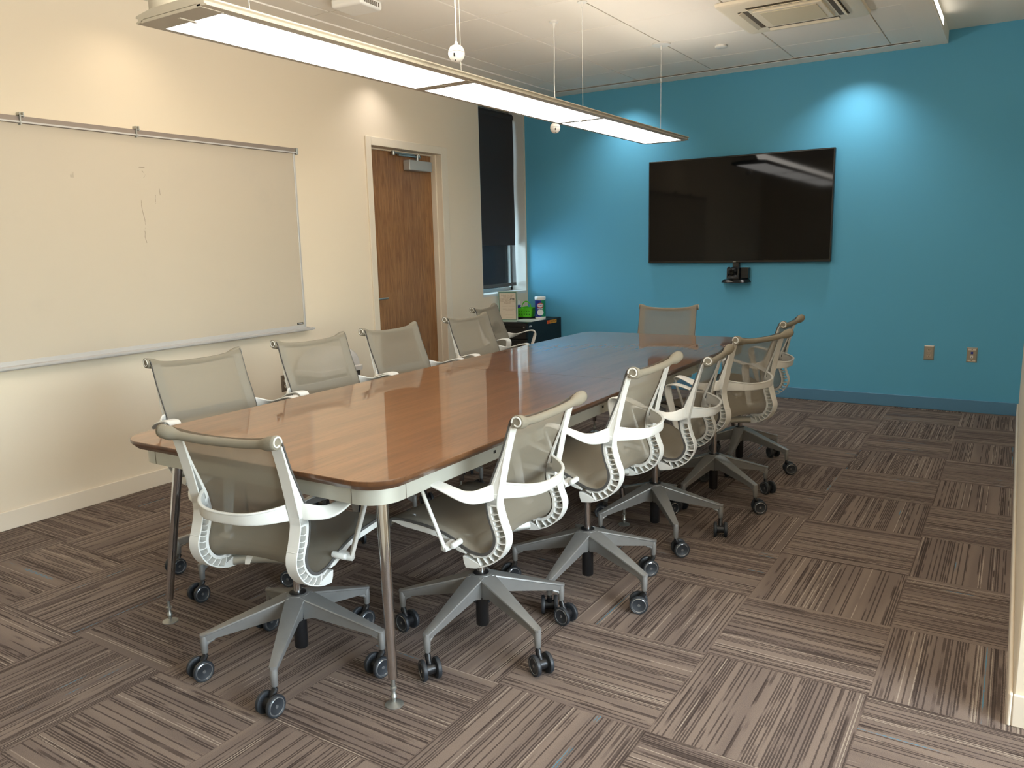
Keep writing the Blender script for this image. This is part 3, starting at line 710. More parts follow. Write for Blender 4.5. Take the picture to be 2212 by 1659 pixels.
# normal of F (travelling front to top) : (-t.z, t.y) -> for forward->back direction points down/back
slotF = [(-.181,.558),(-.182,.536),(-.187,.517),(-.193,.500),(-.199,.485),(-.203,.467),(-.202,.447),(-.196,.429),(-.184,.413),(-.167,.400),(-.148,.390),(-.125,.388)]
slotR = [(-.2035,.559),(-.206,.540),(-.213,.521),(-.219,.506),(-.226,.491),(-.230,.474),(-.230,.448),(-.223,.424),(-.209,.402),(-.189,.384),(-.166,.3705),(-.138,.360)]
def side_frame(sg):
    m = MB()
    xa, xb = (XI, XO) if sg > 0 else (-XO, -XI)
    # front rail following the fabric; a little thinner near the scroll
    n = len(Fc); zt = [max(.006, .011-max(0, p[1]-.60)*.03) if p[1] > .6 else (.016 if p[0] > -.06 else .011) for p in Fc]
    def sr(y): return .005 if y < -.07 else (.005+.020*min(1, (y+.07)/.09) if y < .15 else .006+.019*max(0, min(1, (.206-y)/.056)))
    zt = [(sr(p[0]) if p[0] > -.11 and p[1] < .5 else t_) for p, t_ in zip(Fc, zt)]
    wd = [.014*min(1, max(0, (p[0]+.05)/.15)) if p[1] < .5 else 0 for p in Fc]
    i0 = 5
    i1 = len(Fc)-7
    m.band(Fc[i0:i1], off(Fc, zt)[i0:i1], [sg*(XI+w_) for w_ in wd][i0:i1], [sg*(XO+w_) for w_ in wd][i0:i1])
    # rear rail: wide flange and inner bead
    m.band(Rc, off(Rc, [-.0045]*len(Rc)), xa, xb)
    # outer web closing the upper part between the rails
    zs = [.566+.012*k for k in range(20)]
    def at_z(cv, z, lo):
        best = None
        for i in range(lo, len(cv)-1):
            if cv[i][1] <= z <= cv[i+1][1] and cv[i][1] >= .50:
                f = (z-cv[i][1])/(cv[i+1][1]-cv[i][1]+1e-9); return (cv[i][0]+f*(cv[i+1][0]-cv[i][0]), z)
        return best
    pa, pb = [], []
    for z in zs:
        a = at_z(Fc, z, 40); b = at_z(Rc, z, 20)
        if a and b and a[0] > b[0]+.001: pa.append(a); pb.append(b)
    m.band(pa, pb, sg*(XO-.007), sg*(XO-.001))
    m.band(pa[:4], pb[:4], xa, xb)
    # solid bridge just above the first slot
    m.prism([(-.172,.560),(-.205,.562),(-.2075,.590),(-.176,.592)], xa, xb)
    # ribs of the ladder
    for k in range(len(slotF)):
        if k == 0: continue
        a = Vector(slotF[k]); b = Vector(slotR[k]); t = (b-a).normalized(); nn_ = Vector((-t.y, t.x)); mid = (a+b)/2+nn_*.0035
        a0 = a-t*.004; b0 = b+t*.003; h_ = .0014
        P_ = [a0+nn_*.0028, mid+nn_*h_, b0+nn_*h_, b0-nn_*h_, mid-nn_*h_, a0-nn_*.0028]
        m.prism([(p.x, p.y) for p in P_], xa, xb)
    # forward block under the seat
    m.prism([(-.140,.362),(-.125,.352),(-.081,.343),(-.074,.362),(-.071,.381),(-.088,.380),(-.112,.372)], xa, xb)
    m.prism([(-.118,.380),(-.095,.392),(-.112,.396),(-.130,.393)], xa, xb)
    # bracket under the seat rail
    m.prism([(-.075,.400),(-.03,.420),(.03,.440),(.03,.432),(-.02,.408),(-.06,.392),(-.085,.390)], sg*(XI+.006) if sg>0 else sg*XO, sg*XO if sg>0 else sg*(XI+.006))
    # scroll at the top that carries the fabric roll
    sc = []
    cx_, cz_ = -.287, .836
    for k in range(26):
        a = math.radians(-12)+math.radians(k*13.2); r = .0200-.0068*(k/25)
        sc.append((cx_+r*math.cos(a), cz_+r*math.sin(a)))
    si = []
    for k in range(26):
        a = math.radians(-12)+math.radians(k*13.2); r = .0150-.0062*(k/25)
        si.append((cx_+r*math.cos(a), cz_+r*math.sin(a)))
    m.band(sc, si, sg*.1985, sg*.2235)
    m.prism([(cx_+.0085*math.cos(k*PI/8), cz_+.0085*math.sin(k*PI/8)) for k in range(16)], sg*.200, sg*.216, 1)
    return m
def fabric(Fpts, vs0, name):
    me = bpy.data.meshes.new(name); NX = 20; V = []; Fa = []; UV = []
    n = len(Fpts); L = [vs0]
    for i in range(1, n): L.append(L[-1]+math.dist(Fpts[i], Fpts[i-1]))
    Ft = L[-1]
    for i, p in enumerate(Fpts):
        nv = nrm(Fpts, i)
        z = p[1]
        for k in range(NX+1):
            t = -1+2*k/NX
            if z > .5: sag = (-.014+.026*min(1, max(0, (z-.47)/.14)))*min(1, max(.3, (.87-z)/.12))
            elif p[0] < -.02: sag = (-.014+.026*min(1, max(0, (z-.47)/.14)))*min(1, (-.02-p[0])/.07)
            else: sag = .012*min(1, (p[0]+.02)/.06)*min(1, max(0, (.215-p[0])/.10))
            wid = .213+(.014*min(1, max(0, (p[0]+.05)/.15)) if z < .5 else 0)
            d_ = sag*max(0, 1-(t/.8)**2)-.0045
            dip = max(0, min(1, (z-.77)/.07))*(1-abs(t)**2.6)
            V.append((t*wid, p[0]+nv.x*d_+.010*dip, p[1]+nv.y*d_-.017*dip)); UV.append((t*wid, L[i]))
    for i in range(n-1):
        for k in range(NX): a = i*(NX+1)+k; Fa.append((a, a+1, a+NX+2, a+NX+1))
    me.from_pydata(V, [], Fa)
    uvl = me.uv_layers.new(name='UVMap')
    for lp in me.loops: uvl.data[lp.index].uv = UV[lp.vertex_index]
    for p in me.polygons: p.use_smooth = True
    me.materials.append(M['fabric'])
    return me, Ft
def roll_mesh():
    me = bpy.data.meshes.new('headroll'); V = []; Fa = []; UV = []; N = 20; S = 44; mi = []
    for i in range(S+1):
        t = -1+2*i/S; x = t*.221; e = abs(t)
        g = min(1, max(0, (e-.68)/.20)); g = g*g*(3-2*g)
        r = .0128+.0087*g
        if e > .975: r *= .95
        dz = -.019*(1-e**2.6)+.001; dy = .010*(1-e**2)
        for k in range(N):
            a = 2*PI*k/N
            V.append((x, -.287+dy+r*math.cos(a), .836+dz+r*math.sin(a))); UV.append((x, r*a*1.0+k*0))
    for i in range(S):
        for k in range(N): a = i*N+k; b = i*N+(k+1)%N; Fa.append((a, b, b+N, a+N)); mi.append(0)
    Fa.append(tuple(range(N))[::-1]); mi.append(0); Fa.append(tuple(S*N+k for k in range(N))); mi.append(0)
    me.from_pydata(V, [], Fa); uvl = me.uv_layers.new(name='UVMap')
    for p in me.polygons:
        p.material_index = mi[p.index]; p.use_smooth = len(p.vertices) == 4
        for li in p.loop_indices:
            vi = me.loops[li].vertex_index; k = vi % N; u_ = V[vi][0]
            kk = k if not (k == 0 and any(me.loops[q].vertex_index % N == N-1 for q in p.loop_indices)) else N
            uvl.data[li].uv = (u_, .015*2*PI*kk/N)
    me.materials.append(M['fabroll']); me.materials.append(M['hem'])
    return me
def lumbar_mesh():
    m = MB(); st = []
    for k in range(25):
        t = -1+2*k/24
        y = -.194-.092*(1-abs(t)**3.4); z = .604-.012*(1-t*t); hw_ = .0285-.0105*(1-t*t)**.6
        st.append(((t*.174, y, z), (0, -.10*(1-t*t), 1), hw_, .0032))
    m.ribbon(st)
    st = [((p[0][0], p[0][1]-.001, p[0][2]+p[2]-.003), (0,1,0), .0055, .0035) for p in st]
    m.ribbon(st)
    return m
def arm_mesh(sg):
    raw = [((.205,-.190,.606),(0,.05,1),.0250,.005), ((.222,-.186,.606),(0,.1,1),.0245,.005), ((.243,-.172,.602),(-.25,.2,.95),.022,.0052), ((.264,-.152,.600),(-.62,.3,.75),.0215,.005),
           ((.280,-.126,.606),(-.93,.25,.32),.0255,.0045), ((.288,-.088,.620),(-1,.05,.06),.0275,.0042), ((.291,-.045,.633),(-1,0,0),.0265,.0042), ((.290,-.008,.639),(-1,.05,0),.0245,.0045),
           ((.287,.016,.632),(-.92,.38,0),.0225,.0052), ((.284,.023,.610),(-.78,.62,0),.0205,.006), ((.278,.014,.570),(-.7,.7,0),.0190,.0065), ((.268,-.006,.505),(-.7,.7,0),.0165,.0065), ((.258,-.024,.445),(-.7,.7,0),.0140,.0065), ((.252,-.032,.414),(-.7,.7,0),.0130,.0065)]
    flat = [tuple(a[0])+tuple(a[1])+(a[2], a[3]) for a in raw]
    fl = cr(flat, 4); m = MB()
    m.ribbon([((sg*p[0],p[1],p[2]),(sg*p[3],p[4],p[5]),p[6],p[7]) for p in fl])
    # foot that turns in to the seat rail
    m.ribbon([((sg*.262,-.034,.414),(0,1,.25),.011,.008),((sg*.24,-.038,.418),(0,1,.25),.014,.009),((sg*.213,-.042,.422),(0,1,.25),.016,.009)])
    m.loft([((sg*.207,-.062,.428),.010),((sg*.250,-.062,.426),.0100),((sg*.255,-.062,.426),.007)], 16)
    return m
def crossbar_mesh():
    m = MB(); st = []
    for k in range(17):
        t = -1+2*k/16; a = abs(t)
        st.append(((t*.178, -.092+.060*(1-a**2.2), .362+.010*(1-a)), (0,.35,1), .0165+.004*(1-a), .0135))
    m.ribbon(st)
    m.lathe([(0,.335),(.032,.335),(.036,.345),(.036,.385),(.028,.396),(0,.398)], 28, 0, Matrix.Translation((0,0,0)))
    # hollow arms carrying the seat rails
    for sg in (-1,1):
        m.ribbon([((sg*.02,.01,.375),(0,1,0),.016,.008),((sg*.10,.05,.395),(0,1,0),.013,.007),((sg*.19,.085,.447),(0,1,0),.012,.006)])
    return m
def base_leg_mesh():
    m = MB()
    N = 9; rt = []; rb = []
    for k in range(N):
        f = k/(N-1); r = .030+f*.276
        zt = .2385-f*.0915; w = .033*(1-f)+.0122*f; r_ = []
        rt.append([Vector((r,-w,zt-.006)),Vector((r,-w*.96,zt-.001)),Vector((r,-w*.5,zt+.0005)),Vector((r,w*.5,zt+.0005)),Vector((r,w*.96,zt-.001)),Vector((r,w,zt-.006)),Vector((r,w*.8,zt-.009)),Vector((r,-w*.8,zt-.009))])
        dep = .066*(1-f)+.025*f+(.016 if k == 0 else 0); wb = w*.80
        rb.append([Vector((r,-wb,zt-.008)),Vector((r,wb,zt-.008)),Vector((r,wb*.72,zt-dep)),Vector((r,-wb*.72,zt-dep))])
    # rounded tip
    zt = .147
    rt.append([Vector((.3125,(-1 if i < 3 or i == 7 else 1)*.006,p.z)) for i, p in enumerate(rt[-1])])
    m.skin(rt, True, True, 0, True); m.skin(rb, True, True, 0, True)
    m.loft([((.301,0,.142),.0112),((.301,0,.12),.0122),((.301,0,.084),.0102),((.301,0,.082),.0090)], 20)
    m.loft([((.268,0,.125),.004),((.288,0,.118),.006),((.301,0,.102),.007)], 10)
    return m
def hub_mesh():
    m = MB(); m.lathe([(0,.160),(.030,.160),(.034,.170),(.040,.225),(.036,.2385),(.029,.2405),(0,.2405)], 36)
    m.lathe([(0,.2395),(.0275,.2395),(.0275,.2430),(.022,.2445),(0,.2445)], 32, 1)
    m.lathe([(0,.048),(.019,.048),(.0225,.052),(.0225,.175),(0,.175)], 28, 1)
    return m
def caster_mesh():
    m = MB(); r = .0345; ax = -.021; q = r/.0305
    for s_ in (-1, 1):
        T_ = Matrix.Translation((ax,0,r)) @ Matrix.Rotation(-s_*PI/2, 4, 'X')
        m.lathe([(.021*q,.016),(.0262*q,.016),(.0295*q,.0175),(r,.0205),(r,.0265),(.0292*q,.0295),(.0268*q,.0305),(.0250*q,.0290)], 36, 1, T_)
        m.lathe([(0,.018),(.0252*q,.018),(.0252*q,.0288),(.0225*q,.0302),(.0205*q,.0275),(.0155*q,.0255),(.0125*q,.0265),(.006*q,.0275),(.0045*q,.0295),(0,.0295)], 36, 2, T_)
        for k in range(6):
            a = k*PI/3; m.box(-.0013,.0013,.007,.0215,.0250,.0282,0,T_ @ Matrix.Rotation(a,4,'Z'))
    m.lathe([(0,-.018),(.0175,-.018),(.0175,.018),(0,.018)], 24, 0, Matrix.Translation((ax,0,r)) @ Matrix.Rotation(PI/2,4,'X'))
    m.loft([((ax+.003,0,.045),.009),((-.006,0,.062),.010),((0,0,.074),.0100),((0,0,.086),.0075)], 16)
    return m

def child(name, me, parent, loc=(0,0,0), rz=0, bevel=0):
    o = bpy.data.objects.new(name, me); C.objects.link(o); o.parent = parent; o.location = loc; o.rotation_euler = (0,0,rz)
    if bevel:
        b = o.modifiers.new('bevel','BEVEL'); b.width = bevel; b.segments = 2; b.limit_method = 'ANGLE'; b.angle_limit = math.radians(50)
    return o
def mesh_of(mb, name, mats, auto=42):
    o = mb.build(name, mats, auto=auto); me = o.data; bpy.data.objects.remove(o); return me
MS = {}
for sg, nm in ((-1,'l'),(1,'r')):
    MS['frame'+nm] = mesh_of(side_frame(sg), 'side_frame', [M['plastic'], M['hem']])
    MS['arm'+nm] = mesh_of(arm_mesh(sg), 'armrest', [M['plastic']], 60)
split = next(i for i, p in enumerate(Fc) if p[0] < -.185 and p[1] > .44)
seat_me, acc = fabric(Fc[:split+1], 0, 'seat')
back_me, _ = fabric(Fc[split:], acc, 'backrest')
MS['roll'] = roll_mesh(); MS['lumbar'] = mesh_of(lumbar_mesh(), 'lumbar_bar', [M['plastic']], 60)
MS['cross'] = mesh_of(crossbar_mesh(), 'crossbar', [M['alu']], 60)
MS['leg'] = mesh_of(base_leg_mesh(), 'base_leg', [M['castalu']]); MS['hub'] = mesh_of(hub_mesh(), 'base_hub', [M['castalu'], M['black']])
MS['caster'] = mesh_of(caster_mesh(), 'caster', [M['black'], M['tire'], M['hubg']])
m = MB(); m.tube((0,0,.12),(0,0,.345),.0135,n=24); MS['post'] = mesh_of(m, 'gas_post', [M['chrome']])
for sg, nm in ((-1,'l'),(1,'r')):
    m = MB()
    wd = [.014*min(1, max(0, (p[0]+.05)/.15)) if p[1] < .5 else 0 for p in Fc]
    m.band(off(Fc, -.0050), off(Fc, [.0045*max(0, min(1, (.52-p[1])/.06)) for p in Fc]), [sg*(XO+w_-.001) for w_ in wd], [sg*(XO+w_+.0022) for w_ in wd])
    MS['hem'+nm] = mesh_of(m, 'fabric_edging', [M['hem']])
m = MB(); m.ribbon([((-.085,-.112,.398),(1,.2,0),.011,.0005),((-.080,-.126,.391),(1,.4,.1),.011,.0005),((-.078,-.134,.378),(1,.1,.3),.010,.0005)]); MS['tag'] = mesh_of(m, 'care_tag', [M['white']])

def make_chair(label, x, y, yaw, raise_, phase, sw, group=None, tagged=False, flip=False):
    t = thing('office_chair', label, 'chair', (x,y,0), math.radians(yaw-90), group)
    z = (0,0,raise_)
    b = child('backrest', back_me, t, z); child('headroll', MS['roll'], b)
    s = child('seat', seat_me, t, z)
    for nm in 'lr':
        child('side_frame', MS['frame'+nm], t, z, bevel=.0012); child('armrest', MS['arm'+nm], t, z); child('fabric_edging', MS['hem'+nm], t, z)
    child('lumbar_bar', MS['lumbar'], t, z); child('crossbar', MS['cross'], t, z); child('gas_post', MS['post'], t, z)
    child('base_hub', MS['hub'], t)
    if tagged: child('care_tag', MS['tag'], t, z)
    for k in range(5):
        lr = math.radians(phase+72*k-(yaw-90))
        lg = child('base_leg', MS['leg'], t, (0,0,0), lr)
        child('caster', MS['caster'], lg, (.301,0,0), math.radians(sw[k % len(sw)]-(phase+72*k)))
    return t
# sw: world heading of each caster's stem seen from its wheels (wheels trail the other way)
chairs = [
 ('grey mesh swivel chair at the near end of the table, seen from behind', -1.652,-5.208, 97.3, .000, 14.4, (80,80,90,80,90), True),
 ('grey mesh swivel chair on the right side of the table, nearest to the near corner', -1.212,-4.776, 181.8, .009, 52.6, (170,120,170,147,150), False),
 ('grey mesh swivel chair on the right side, second from the near corner and raised highest', -1.084,-4.217, 180.5, .082, 53.0, (45,40,60,-60,25), False),
 ('slim-looking grey mesh swivel chair on the right side, in the middle of its row', -1.083,-3.520, 185.6, .025, 21.5, (110,60,20,-40,-140), False),
 ('grey mesh swivel chair on the right side, turned so its whole back shows', -1.011,-2.883, 159.9, .052, 42.8, (150,30,20,-20,-150), True),
 ('grey mesh swivel chair on the right side, farthest along the row near the blue wall', -1.074,-2.200, 180.2, .054, 60.2, (-40,10,60,-100,-150), False),
 ('grey mesh swivel chair at the far end of the table under the television', -1.862,-1.520, -80.0, .040, 10, (10,60,120,-30,-80), False),
 ('grey mesh swivel chair on the whiteboard side, nearest to the viewer', -2.433,-4.779, -5.2, .074, -3, (20,-60,100,90,85), False),
 ('grey mesh swivel chair on the whiteboard side with the waste bin showing through its back', -2.441,-4.102, -5.5, .074, 25, (40,-50,110,-20,150), False),
 ('grey mesh swivel chair on the whiteboard side, directly in front of the wooden door', -2.456,-3.463, -2.9, .069, 12, (20,-60,80,-70,150), False),
 ('grey mesh swivel chair on the whiteboard side, by the right jamb of the door', -2.482,-2.668, -2.0, .064, 40, (0,-60,100,-20,150), False),
 ('grey mesh swivel chair on the whiteboard side, farthest away beside the black cabinet', -2.821,-1.906, 11.5, .064, 5, (20,-20,100,-20,130), False),
]
for c_ in chairs: make_chair(*c_[:7], group='grey mesh swivel chairs around the conference table', tagged=c_[7])

# ------------------------------------------------------------------ cabinet in the corner and the things on it
CX0, CX1, CY0, CY1, CZ = -3.925, -3.545, -.615, .05, .644
cb = thing('filing_cabinet', 'low black steel filing pedestal in the corner below the window', 'cabinet', ((CX0+CX1)/2, (CY0+CY1)/2, 0))
m = MB(); m.box(CX0, CX1, CY0+.02, CY1, .03, CZ); rel(m.build('body', M['cab'], bevel=.004), cb)
for z0, z1 in ((.04,.335),(.342,.485),(.492,.632)):
    m = MB(); m.box(CX0+.006, CX1-.006, CY0, CY0+.022, z0, z1); dr = rel(m.build('drawer', M['cab'], bevel=.003), cb)
    m = MB(); m.box(CX0+.05, CX1-.05, CY0-.006, CY0+.001, z1-.05, z1-.042); m.box(CX0+.05, CX1-.05, CY0-.006, CY0+.001, z1-.022, z1-.018)
    m.box(CX0+.05, CX0+.054, CY0-.006, CY0+.001, z1-.05, z1-.018); m.box(CX1-.054, CX1-.05, CY0-.006, CY0+.001, z1-.05, z1-.018)
    o = m.build('pull', M['black'], dr)
m = MB(); m.tube((CX1-.03,CY0-.002,.602),(CX1-.03,CY0+.001,.602),.008); rel(m.build('lock', M['alu']), cb)
for xx in (CX0+.03, CX1-.03):
    for yy in (CY0+.05, CY1-.04):
        m = MB(); m.tube((xx,yy,0),(xx,yy,.032),.018,n=14); rel(m.build('glide', M['black']), cb)
st = rel((lambda m_: (m_.box(CX1, CX1+.001, -.235,-.045,.600,.632), m_)[1])(MB()).build('sticker', M['yellow']), cb); st['label'] = 'orange and yellow sticker'
m = MB(); m.box(CX1+.001, CX1+.0016, -.235,-.180,.600,.632); m.build('warning_patch', M['orange'], st)
text('sticker_text', 'CAUTION', .030, plain('sticker_ink', srgb(150, 84, 20), .6), (CX1+.0018, -.112, .616), (PI/2, 0, PI/2), st, .0004, sx=.9)
o = text('brand_text', 'HON', .02, M['teald'], (0,0,0), (PI/2, 0, PI/2), None, .0006); o.location = (CX1+.0006, -.545, .606); rel(o, cb)

# paper under the things
def sheet(name, x0, x1, y0, y1, z, mat, h=.0012):
    m = MB(); m.box(x0, x1, y0, y1, z, z+h); return m.build(name, mat)
o = sheet('paper_sheet', -3.80, -3.565, -.50, -.215, CZ, M['white']); tag(o, 'white sheet of paper lying flat on the black cabinet', 'paper')

sg_ = thing('sign_holder', 'upright acrylic sign holder with a printed checklist notice on the black cabinet', 'sign', (-3.802, -.530, CZ+.0005), math.radians(16))
m = MB(); m.box(-.098,.098,-.003,.003,.004,.288); m.box(-.098,.098,-.045,.045,0,.004); m.build('holder', M['acryl'], sg_, bevel=.001)
m = MB(); m.box(-.088,.088,-.0042,-.003,.012,.281); fr = m.build('border_sheet', M['greend'], sg_)
m = MB(); m.box(-.081,.081,-.0052,-.0042,.019,.270); pg = m.build('notice', M['paper'], sg_)
LT = [('PLEASE FILL OUT', .250, .019, M['inkl']), ('THE ROOM', .231, .019, M['inkl']), ('YOUR MEETING HAS', .193, .018, M['inkl']), ('FINISHED', .174, .019, M['inkl'])]
for s_, z_, sz, mt in LT: text('lettering', s_, sz, mt, (0,-.0054,z_), (PI/2,0,0), pg, .0, sx=.9)
text('lettering', 'CHECKLIST', .018, M['inkl'], (-.030,-.0054,.212), (PI/2,0,0), pg, .0, sx=.9)
text('lettering', 'AFTER', .018, M['ink'], (.046,-.0054,.212), (PI/2,0,0), pg, .0008, sx=.9)
m = MB()
for a, b, z_ in ((-.055,.0,.145),(.01,.07,.145),(-.05,-.01,.118),(.0,.068,.118),(-.02,.05,.106),(-.03,.06,.062),(-.02,.055,.038)): m.box(a,b,-.0056,-.0051,z_,z_+.002)
m.build('small_print', M['inkl'], pg)

cd = thing('caddy_basket', 'bright green perforated plastic caddy with a hoop handle', 'basket', (-3.815, -.190, CZ), math.radians(10))
m = MB()
def wall_ring(hx, hy, z, r=.02): return [Vector((p.x, p.y, z)) for p in rrect(hx, hy, r, z, 4)]
m.skin([wall_ring(.078,.058,.016), wall_ring(.092,.070,.098), wall_ring(.097,.075,.100), wall_ring(.097,.075,.106), wall_ring(.089,.067,.106), wall_ring(.075,.055,.020)], True, True, 0, True)
bk = m.build('basket', M['green'], cd)
m = MB(); m.box(-.004,.004,-.065,.065,.02,.118); m.build('divider', M['green'], cd, bevel=.002)
m = MB(); m.loft([((.004,-.066*math.cos(PI*k/14),.105+.062*math.sin(PI*k/14)),.006) for k in range(15)], 12)
m.v = [(y*.72+.01, x, z) for x, y, z in m.v]
m.build('handle', M['green'], cd)
m = MB()
for k in range(6):
    for j in range(2):
        xx = -.065+k*.026; zz = .045+j*.028; yy = -(.0585+(zz-.016)*.146)-.0006
        m.lathe([(0,0),(.0052,0),(.0052,.002),(0,.002)], 12, 0, Matrix.Translation((xx,yy+.001,zz)) @ Matrix.Rotation(PI/2,4,'X'))
m.build('perforations', plain('hole_shade', srgb(34, 96, 14), .7), bk)
m = MB(); m.box(-.085,.085,-.065,.065,0,.016); m.build('drip_tray', M['black'], cd, bevel=.003)
sp = thing('spray_bottle', 'small bottle with a dark blue body and white pump top inside the green caddy', 'bottle', (-3.868, -.225, CZ+.0195))
m = MB(); m.lathe([(0,0),(.020,0),(.022,.004),(.022,.085),(.016,.10),(.010,.105),(0,.105)], 24); m.build('body', M['navy'], sp)
m = MB(); m.lathe([(0,.104),(.020,.104),(.020,.112),(.011,.116),(0,.116)], 24); m.build('collar', M['navy'], sp)
m = MB(); m.lathe([(0,.115),(.010,.115),(.009,.135),(.0075,.152),(.004,.158),(0,.158)], 20); m.build('pump_top', M['white'], sp)

wp = thing('wipes_canister', 'cylindrical canister of disinfecting wipes with a white lid on the black cabinet', 'canister', (-3.655, -.170, CZ), math.radians(22))
m = MB(); m.lathe([(0,0),(.039,0),(.0405,.003),(.0405,.016),(.039,.018)]+[(.039,.182),(.037,.186),(0,.186)], 40); m.build('tub', M['white'], wp)
def label_band(a0, a1, z0, z1, mat, name, r=.0396):
    mm = MB(); n_ = 20; vs_ = []
    for k in range(n_+1):
        a = math.radians(a0+(a1-a0)*k/n_); vs_ += [(r*math.sin(a), -r*math.cos(a), z0), (r*math.sin(a), -r*math.cos(a), z1)]
    mm.add(vs_, [(2*k,2*k+2,2*k+3,2*k+1) for k in range(n_)], 0, True); return mm.build(name, mat, wp, recalc=False)
lb = label_band(-180, 20, .020, .178, M['navy'], 'blue_label'); label_band(20, 180, .020, .178, M['teal'], 'green_label')
def oval(w_, h_, z0, mat, name, a0=8, r=.0400):
    mm = MB(); n_ = 28; rings = []
    for q in range(7):
        g = max(.001, q/6); rg = []
        for k in range(n_):
            t_ = 2*PI*k/n_; a = math.radians(a0)+g*w_*math.cos(t_)/r; rg.append(Vector((r*math.sin(a), -r*math.cos(a), z0+g*h_*math.sin(t_))))
        rings.append(rg)
    mm.skin(rings, True, False, 0, True); return mm.build(name, mat, wp, recalc=False)
oval(.027,.024,.130,M['red'],'logo_oval',8,.0401); oval(.023,.017,.130,M['teald'],'logo_field',8,.0405); oval(.026,.027,.062,M['teald'],'scent_disc',8,.0401)
def curved_text(body, size, mat, z0, r, a0=8, sx=.9):
    o = text('logo_text', body, size, mat, (0,0,0), (0,0,0), wp, .0004)
    for v in o.data.vertices:
        a = math.radians(a0)+v.co.x*sx/r; rr = r+v.co.z; v.co = (rr*math.sin(a), -rr*math.cos(a), z0+v.co.y)
    o.scale = (1,1,1)
curved_text('CLOROX', .013, M['navy'], .130, .0412); curved_text('Disinfecting', .010, M['teald'], .099, .0408); curved_text('Wipes', .010, M['teald'], .090, .0408)
curved_text('75', .010, M['teald'], .036, .0408, -38)
m = MB(); m.lathe([(0,.184),(.0405,.184),(.0415,.187),(.0415,.206),(.039,.212),(.030,.2135),(0,.2135)], 40); m.build('lid', M['white'], wp)

wp.scale = (1.30, 1.30, 1.02)
# ------------------------------------------------------------------ waste bin
bn = thing('waste_bin', 'grey waste bin with a domed white swing lid against the cream wall', 'bin', (-3.745, -2.955, 0))
bx, by = .13, .195
m = MB(); m.skin([wall_ring(bx*.80,by*.80,.0,.03), wall_ring(bx,by,.52,.035)], True, True, 0, True); m.build('bin_body', M['bing'], bn)
m = MB()
rr_ = [wall_ring(bx+.012,by+.012,.515,.04), wall_ring(bx+.014,by+.014,.545,.04), wall_ring(bx+.0,by+.0,.552,.04)]
for k in range(1, 9):
    f = k/8; rr_.append([Vector((p.x*(1-.30*f**3), p.y*math.sqrt(max(.04, 1-f**2.2*.82)), .552+.135*f)) for p in rrect(bx, by, .04, 0, 4)])
m.skin(rr_, True, True, 0, True); ld = m.build('lid', M['binw'], bn)
m = MB(); pts = []
for k in range(13):
    t_ = -1+2*k/12; pts.append(((bx*.95+.002, t_*by*.72, .575+.03*math.sin(t_*2.2)),.0022))
m.loft(pts, 8); m.build('flap_seam', plain('seam_shade', srgb(150, 146, 142), .6), ld)

# ------------------------------------------------------------------ camera
cam = bpy.data.cameras.new('camera'); co = bpy.data.objects.new('camera', cam); C.objects.link(co)
f_px, yaw, pit, rol = 1711.7, .5680, .1723, -.0239
fw = Vector((-math.sin(yaw)*math.cos(pit), math.cos(yaw)*math.cos(pit), -math.sin(pit)))
r = fw.cross(Vector((0,0,1))).normalized(); u = r.cross(fw)
c_, s_ = math.cos(rol), math.sin(rol); r2 = r*c_+u*s_; u2 = -r*s_+u*c_
co.matrix_world = Matrix(((r2.x,u2.x,-fw.x,.2895),(r2.y,u2.y,-fw.y,-6.9007),(r2.z,u2.z,-fw.z,1.3533),(0,0,0,1)))
cam.sensor_width = 36; cam.lens = 36*f_px/2212; cam.clip_start = .02
bpy.context.scene.camera = co

# ------------------------------------------------------------------ lights
def area(name, loc, rot, sx, sy, power, col):
    l = bpy.data.lights.new(name, 'AREA'); l.shape = 'RECTANGLE'; l.size = sx; l.size_y = sy; l.energy = power; l.color = col
    o = bpy.data.objects.new(name, l); C.objects.link(o); o.location = loc; o.rotation_euler = rot; return o
def spot(name, loc, target, power, col, ang, blend=.6, rad=.02):
    l = bpy.data.lights.new(name, 'SPOT'); l.energy = power; l.color = col; l.spot_size = math.radians(ang); l.spot_blend = blend; l.shadow_soft_size = rad
    o = bpy.data.objects.new(name, l); C.objects.link(o); o.location = loc
    o.rotation_euler = (Vector(target)-Vector(loc)).to_track_quat('-Z','Y').to_euler(); return o
WARM = (1, .83, .62); NEUT = (1, .93, .83); COOL = (.68, .86, 1)
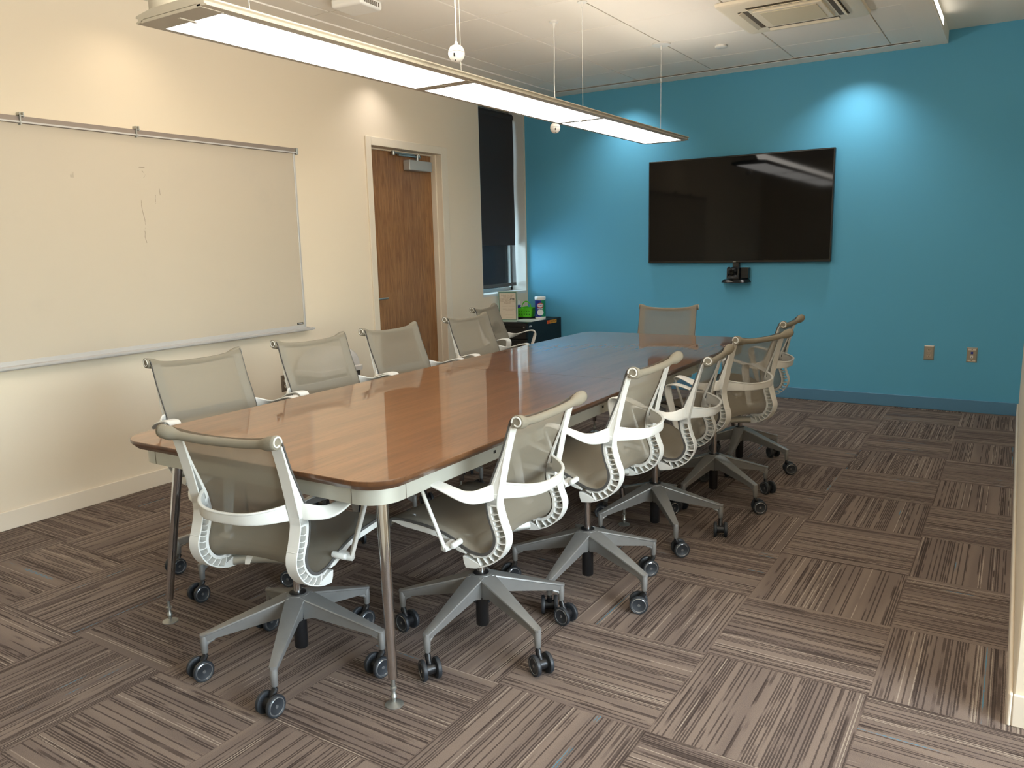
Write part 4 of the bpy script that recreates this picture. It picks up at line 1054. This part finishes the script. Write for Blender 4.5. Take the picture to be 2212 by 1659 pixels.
# daylight through the window behind and right of the viewer
area('daylight_side_window', (XF+.02, -6.15, 1.6), (0, math.radians(90), 0), 1.7, 2.8, 150, COOL)
area('daylight_narrow_window', (-4.45, -.35, 1.15), (0, math.radians(-90), 0), .9, .8, 45, (.62, .85, 1))
# wall washers close to the walls
spot('downlight_far_right', (-.86, YB-.30, 2.745), (-.86, YB-.29, 0), 38, (1, .98, .95), 120, 1.0, .03)
spot('downlight_far_left', (-2.80, YB-.30, 2.745), (-2.80, YB-.29, 0), 32, (1, .98, .95), 120, 1.0, .03)
spot('downlight_left_door', (XL+.24, -2.17, 2.745), (XL+.23, -2.17, 0), 21, (1, .93, .88), 114, 1.0, .03)
spot('downlight_left_board', (XL+.34, -4.20, 2.745), (XL+.30, -4.20, 0), 15, (1, .82, .60), 132, 1.0, .05)
# added area light facing up, without a fixture, to brighten the ceiling
area('ceiling_fill_near', (-.6, -5.2, 2.05), (math.radians(180), 0, 0), 2.2, 1.6, 62, (1, .94, .85))
# added area lights above the pendant housing, tilted outward to lift the ceiling
area('ceiling_fill_right', (-1.95, -3.1, 2.170), (0, math.radians(180+62), 0), .10, 4.0, 15, (1, .94, .85))
area('ceiling_fill_left', (-2.07, -3.1, 2.170), (0, math.radians(180-62), 0), .10, 4.0, 9, (1, .93, .83))

area('outdoor_fill', (-5.2, 6.5, 4.5), (0, math.radians(50), 0), 3.0, 5.0, 500, (.80, .92, 1))  # added area lamp brightening the wall and hedge outside the window
wd_ = bpy.data.worlds.new('sky'); bpy.context.scene.world = wd_; wd_.use_nodes = True
nt = wd_.node_tree; bg = nt.nodes['Background']
sky = nt.nodes.new('ShaderNodeTexSky'); sky.sky_type = 'NISHITA'; sky.sun_disc = False; sky.sun_elevation = math.radians(35); sky.sun_rotation = math.radians(120)
nt.links.new(sky.outputs[0], bg.inputs[0]); bg.inputs[1].default_value = 2.0
sc = bpy.context.scene
sc.view_settings.view_transform = 'Standard'; sc.view_settings.look = 'None'; sc.view_settings.gamma = 1; sc.view_settings.use_curve_mapping = False
sc.view_settings.exposure = 0.0
sc.cycles.max_bounces = 10; sc.cycles.transparent_max_bounces = 16; sc.cycles.diffuse_bounces = 5; sc.cycles.glossy_bounces = 4
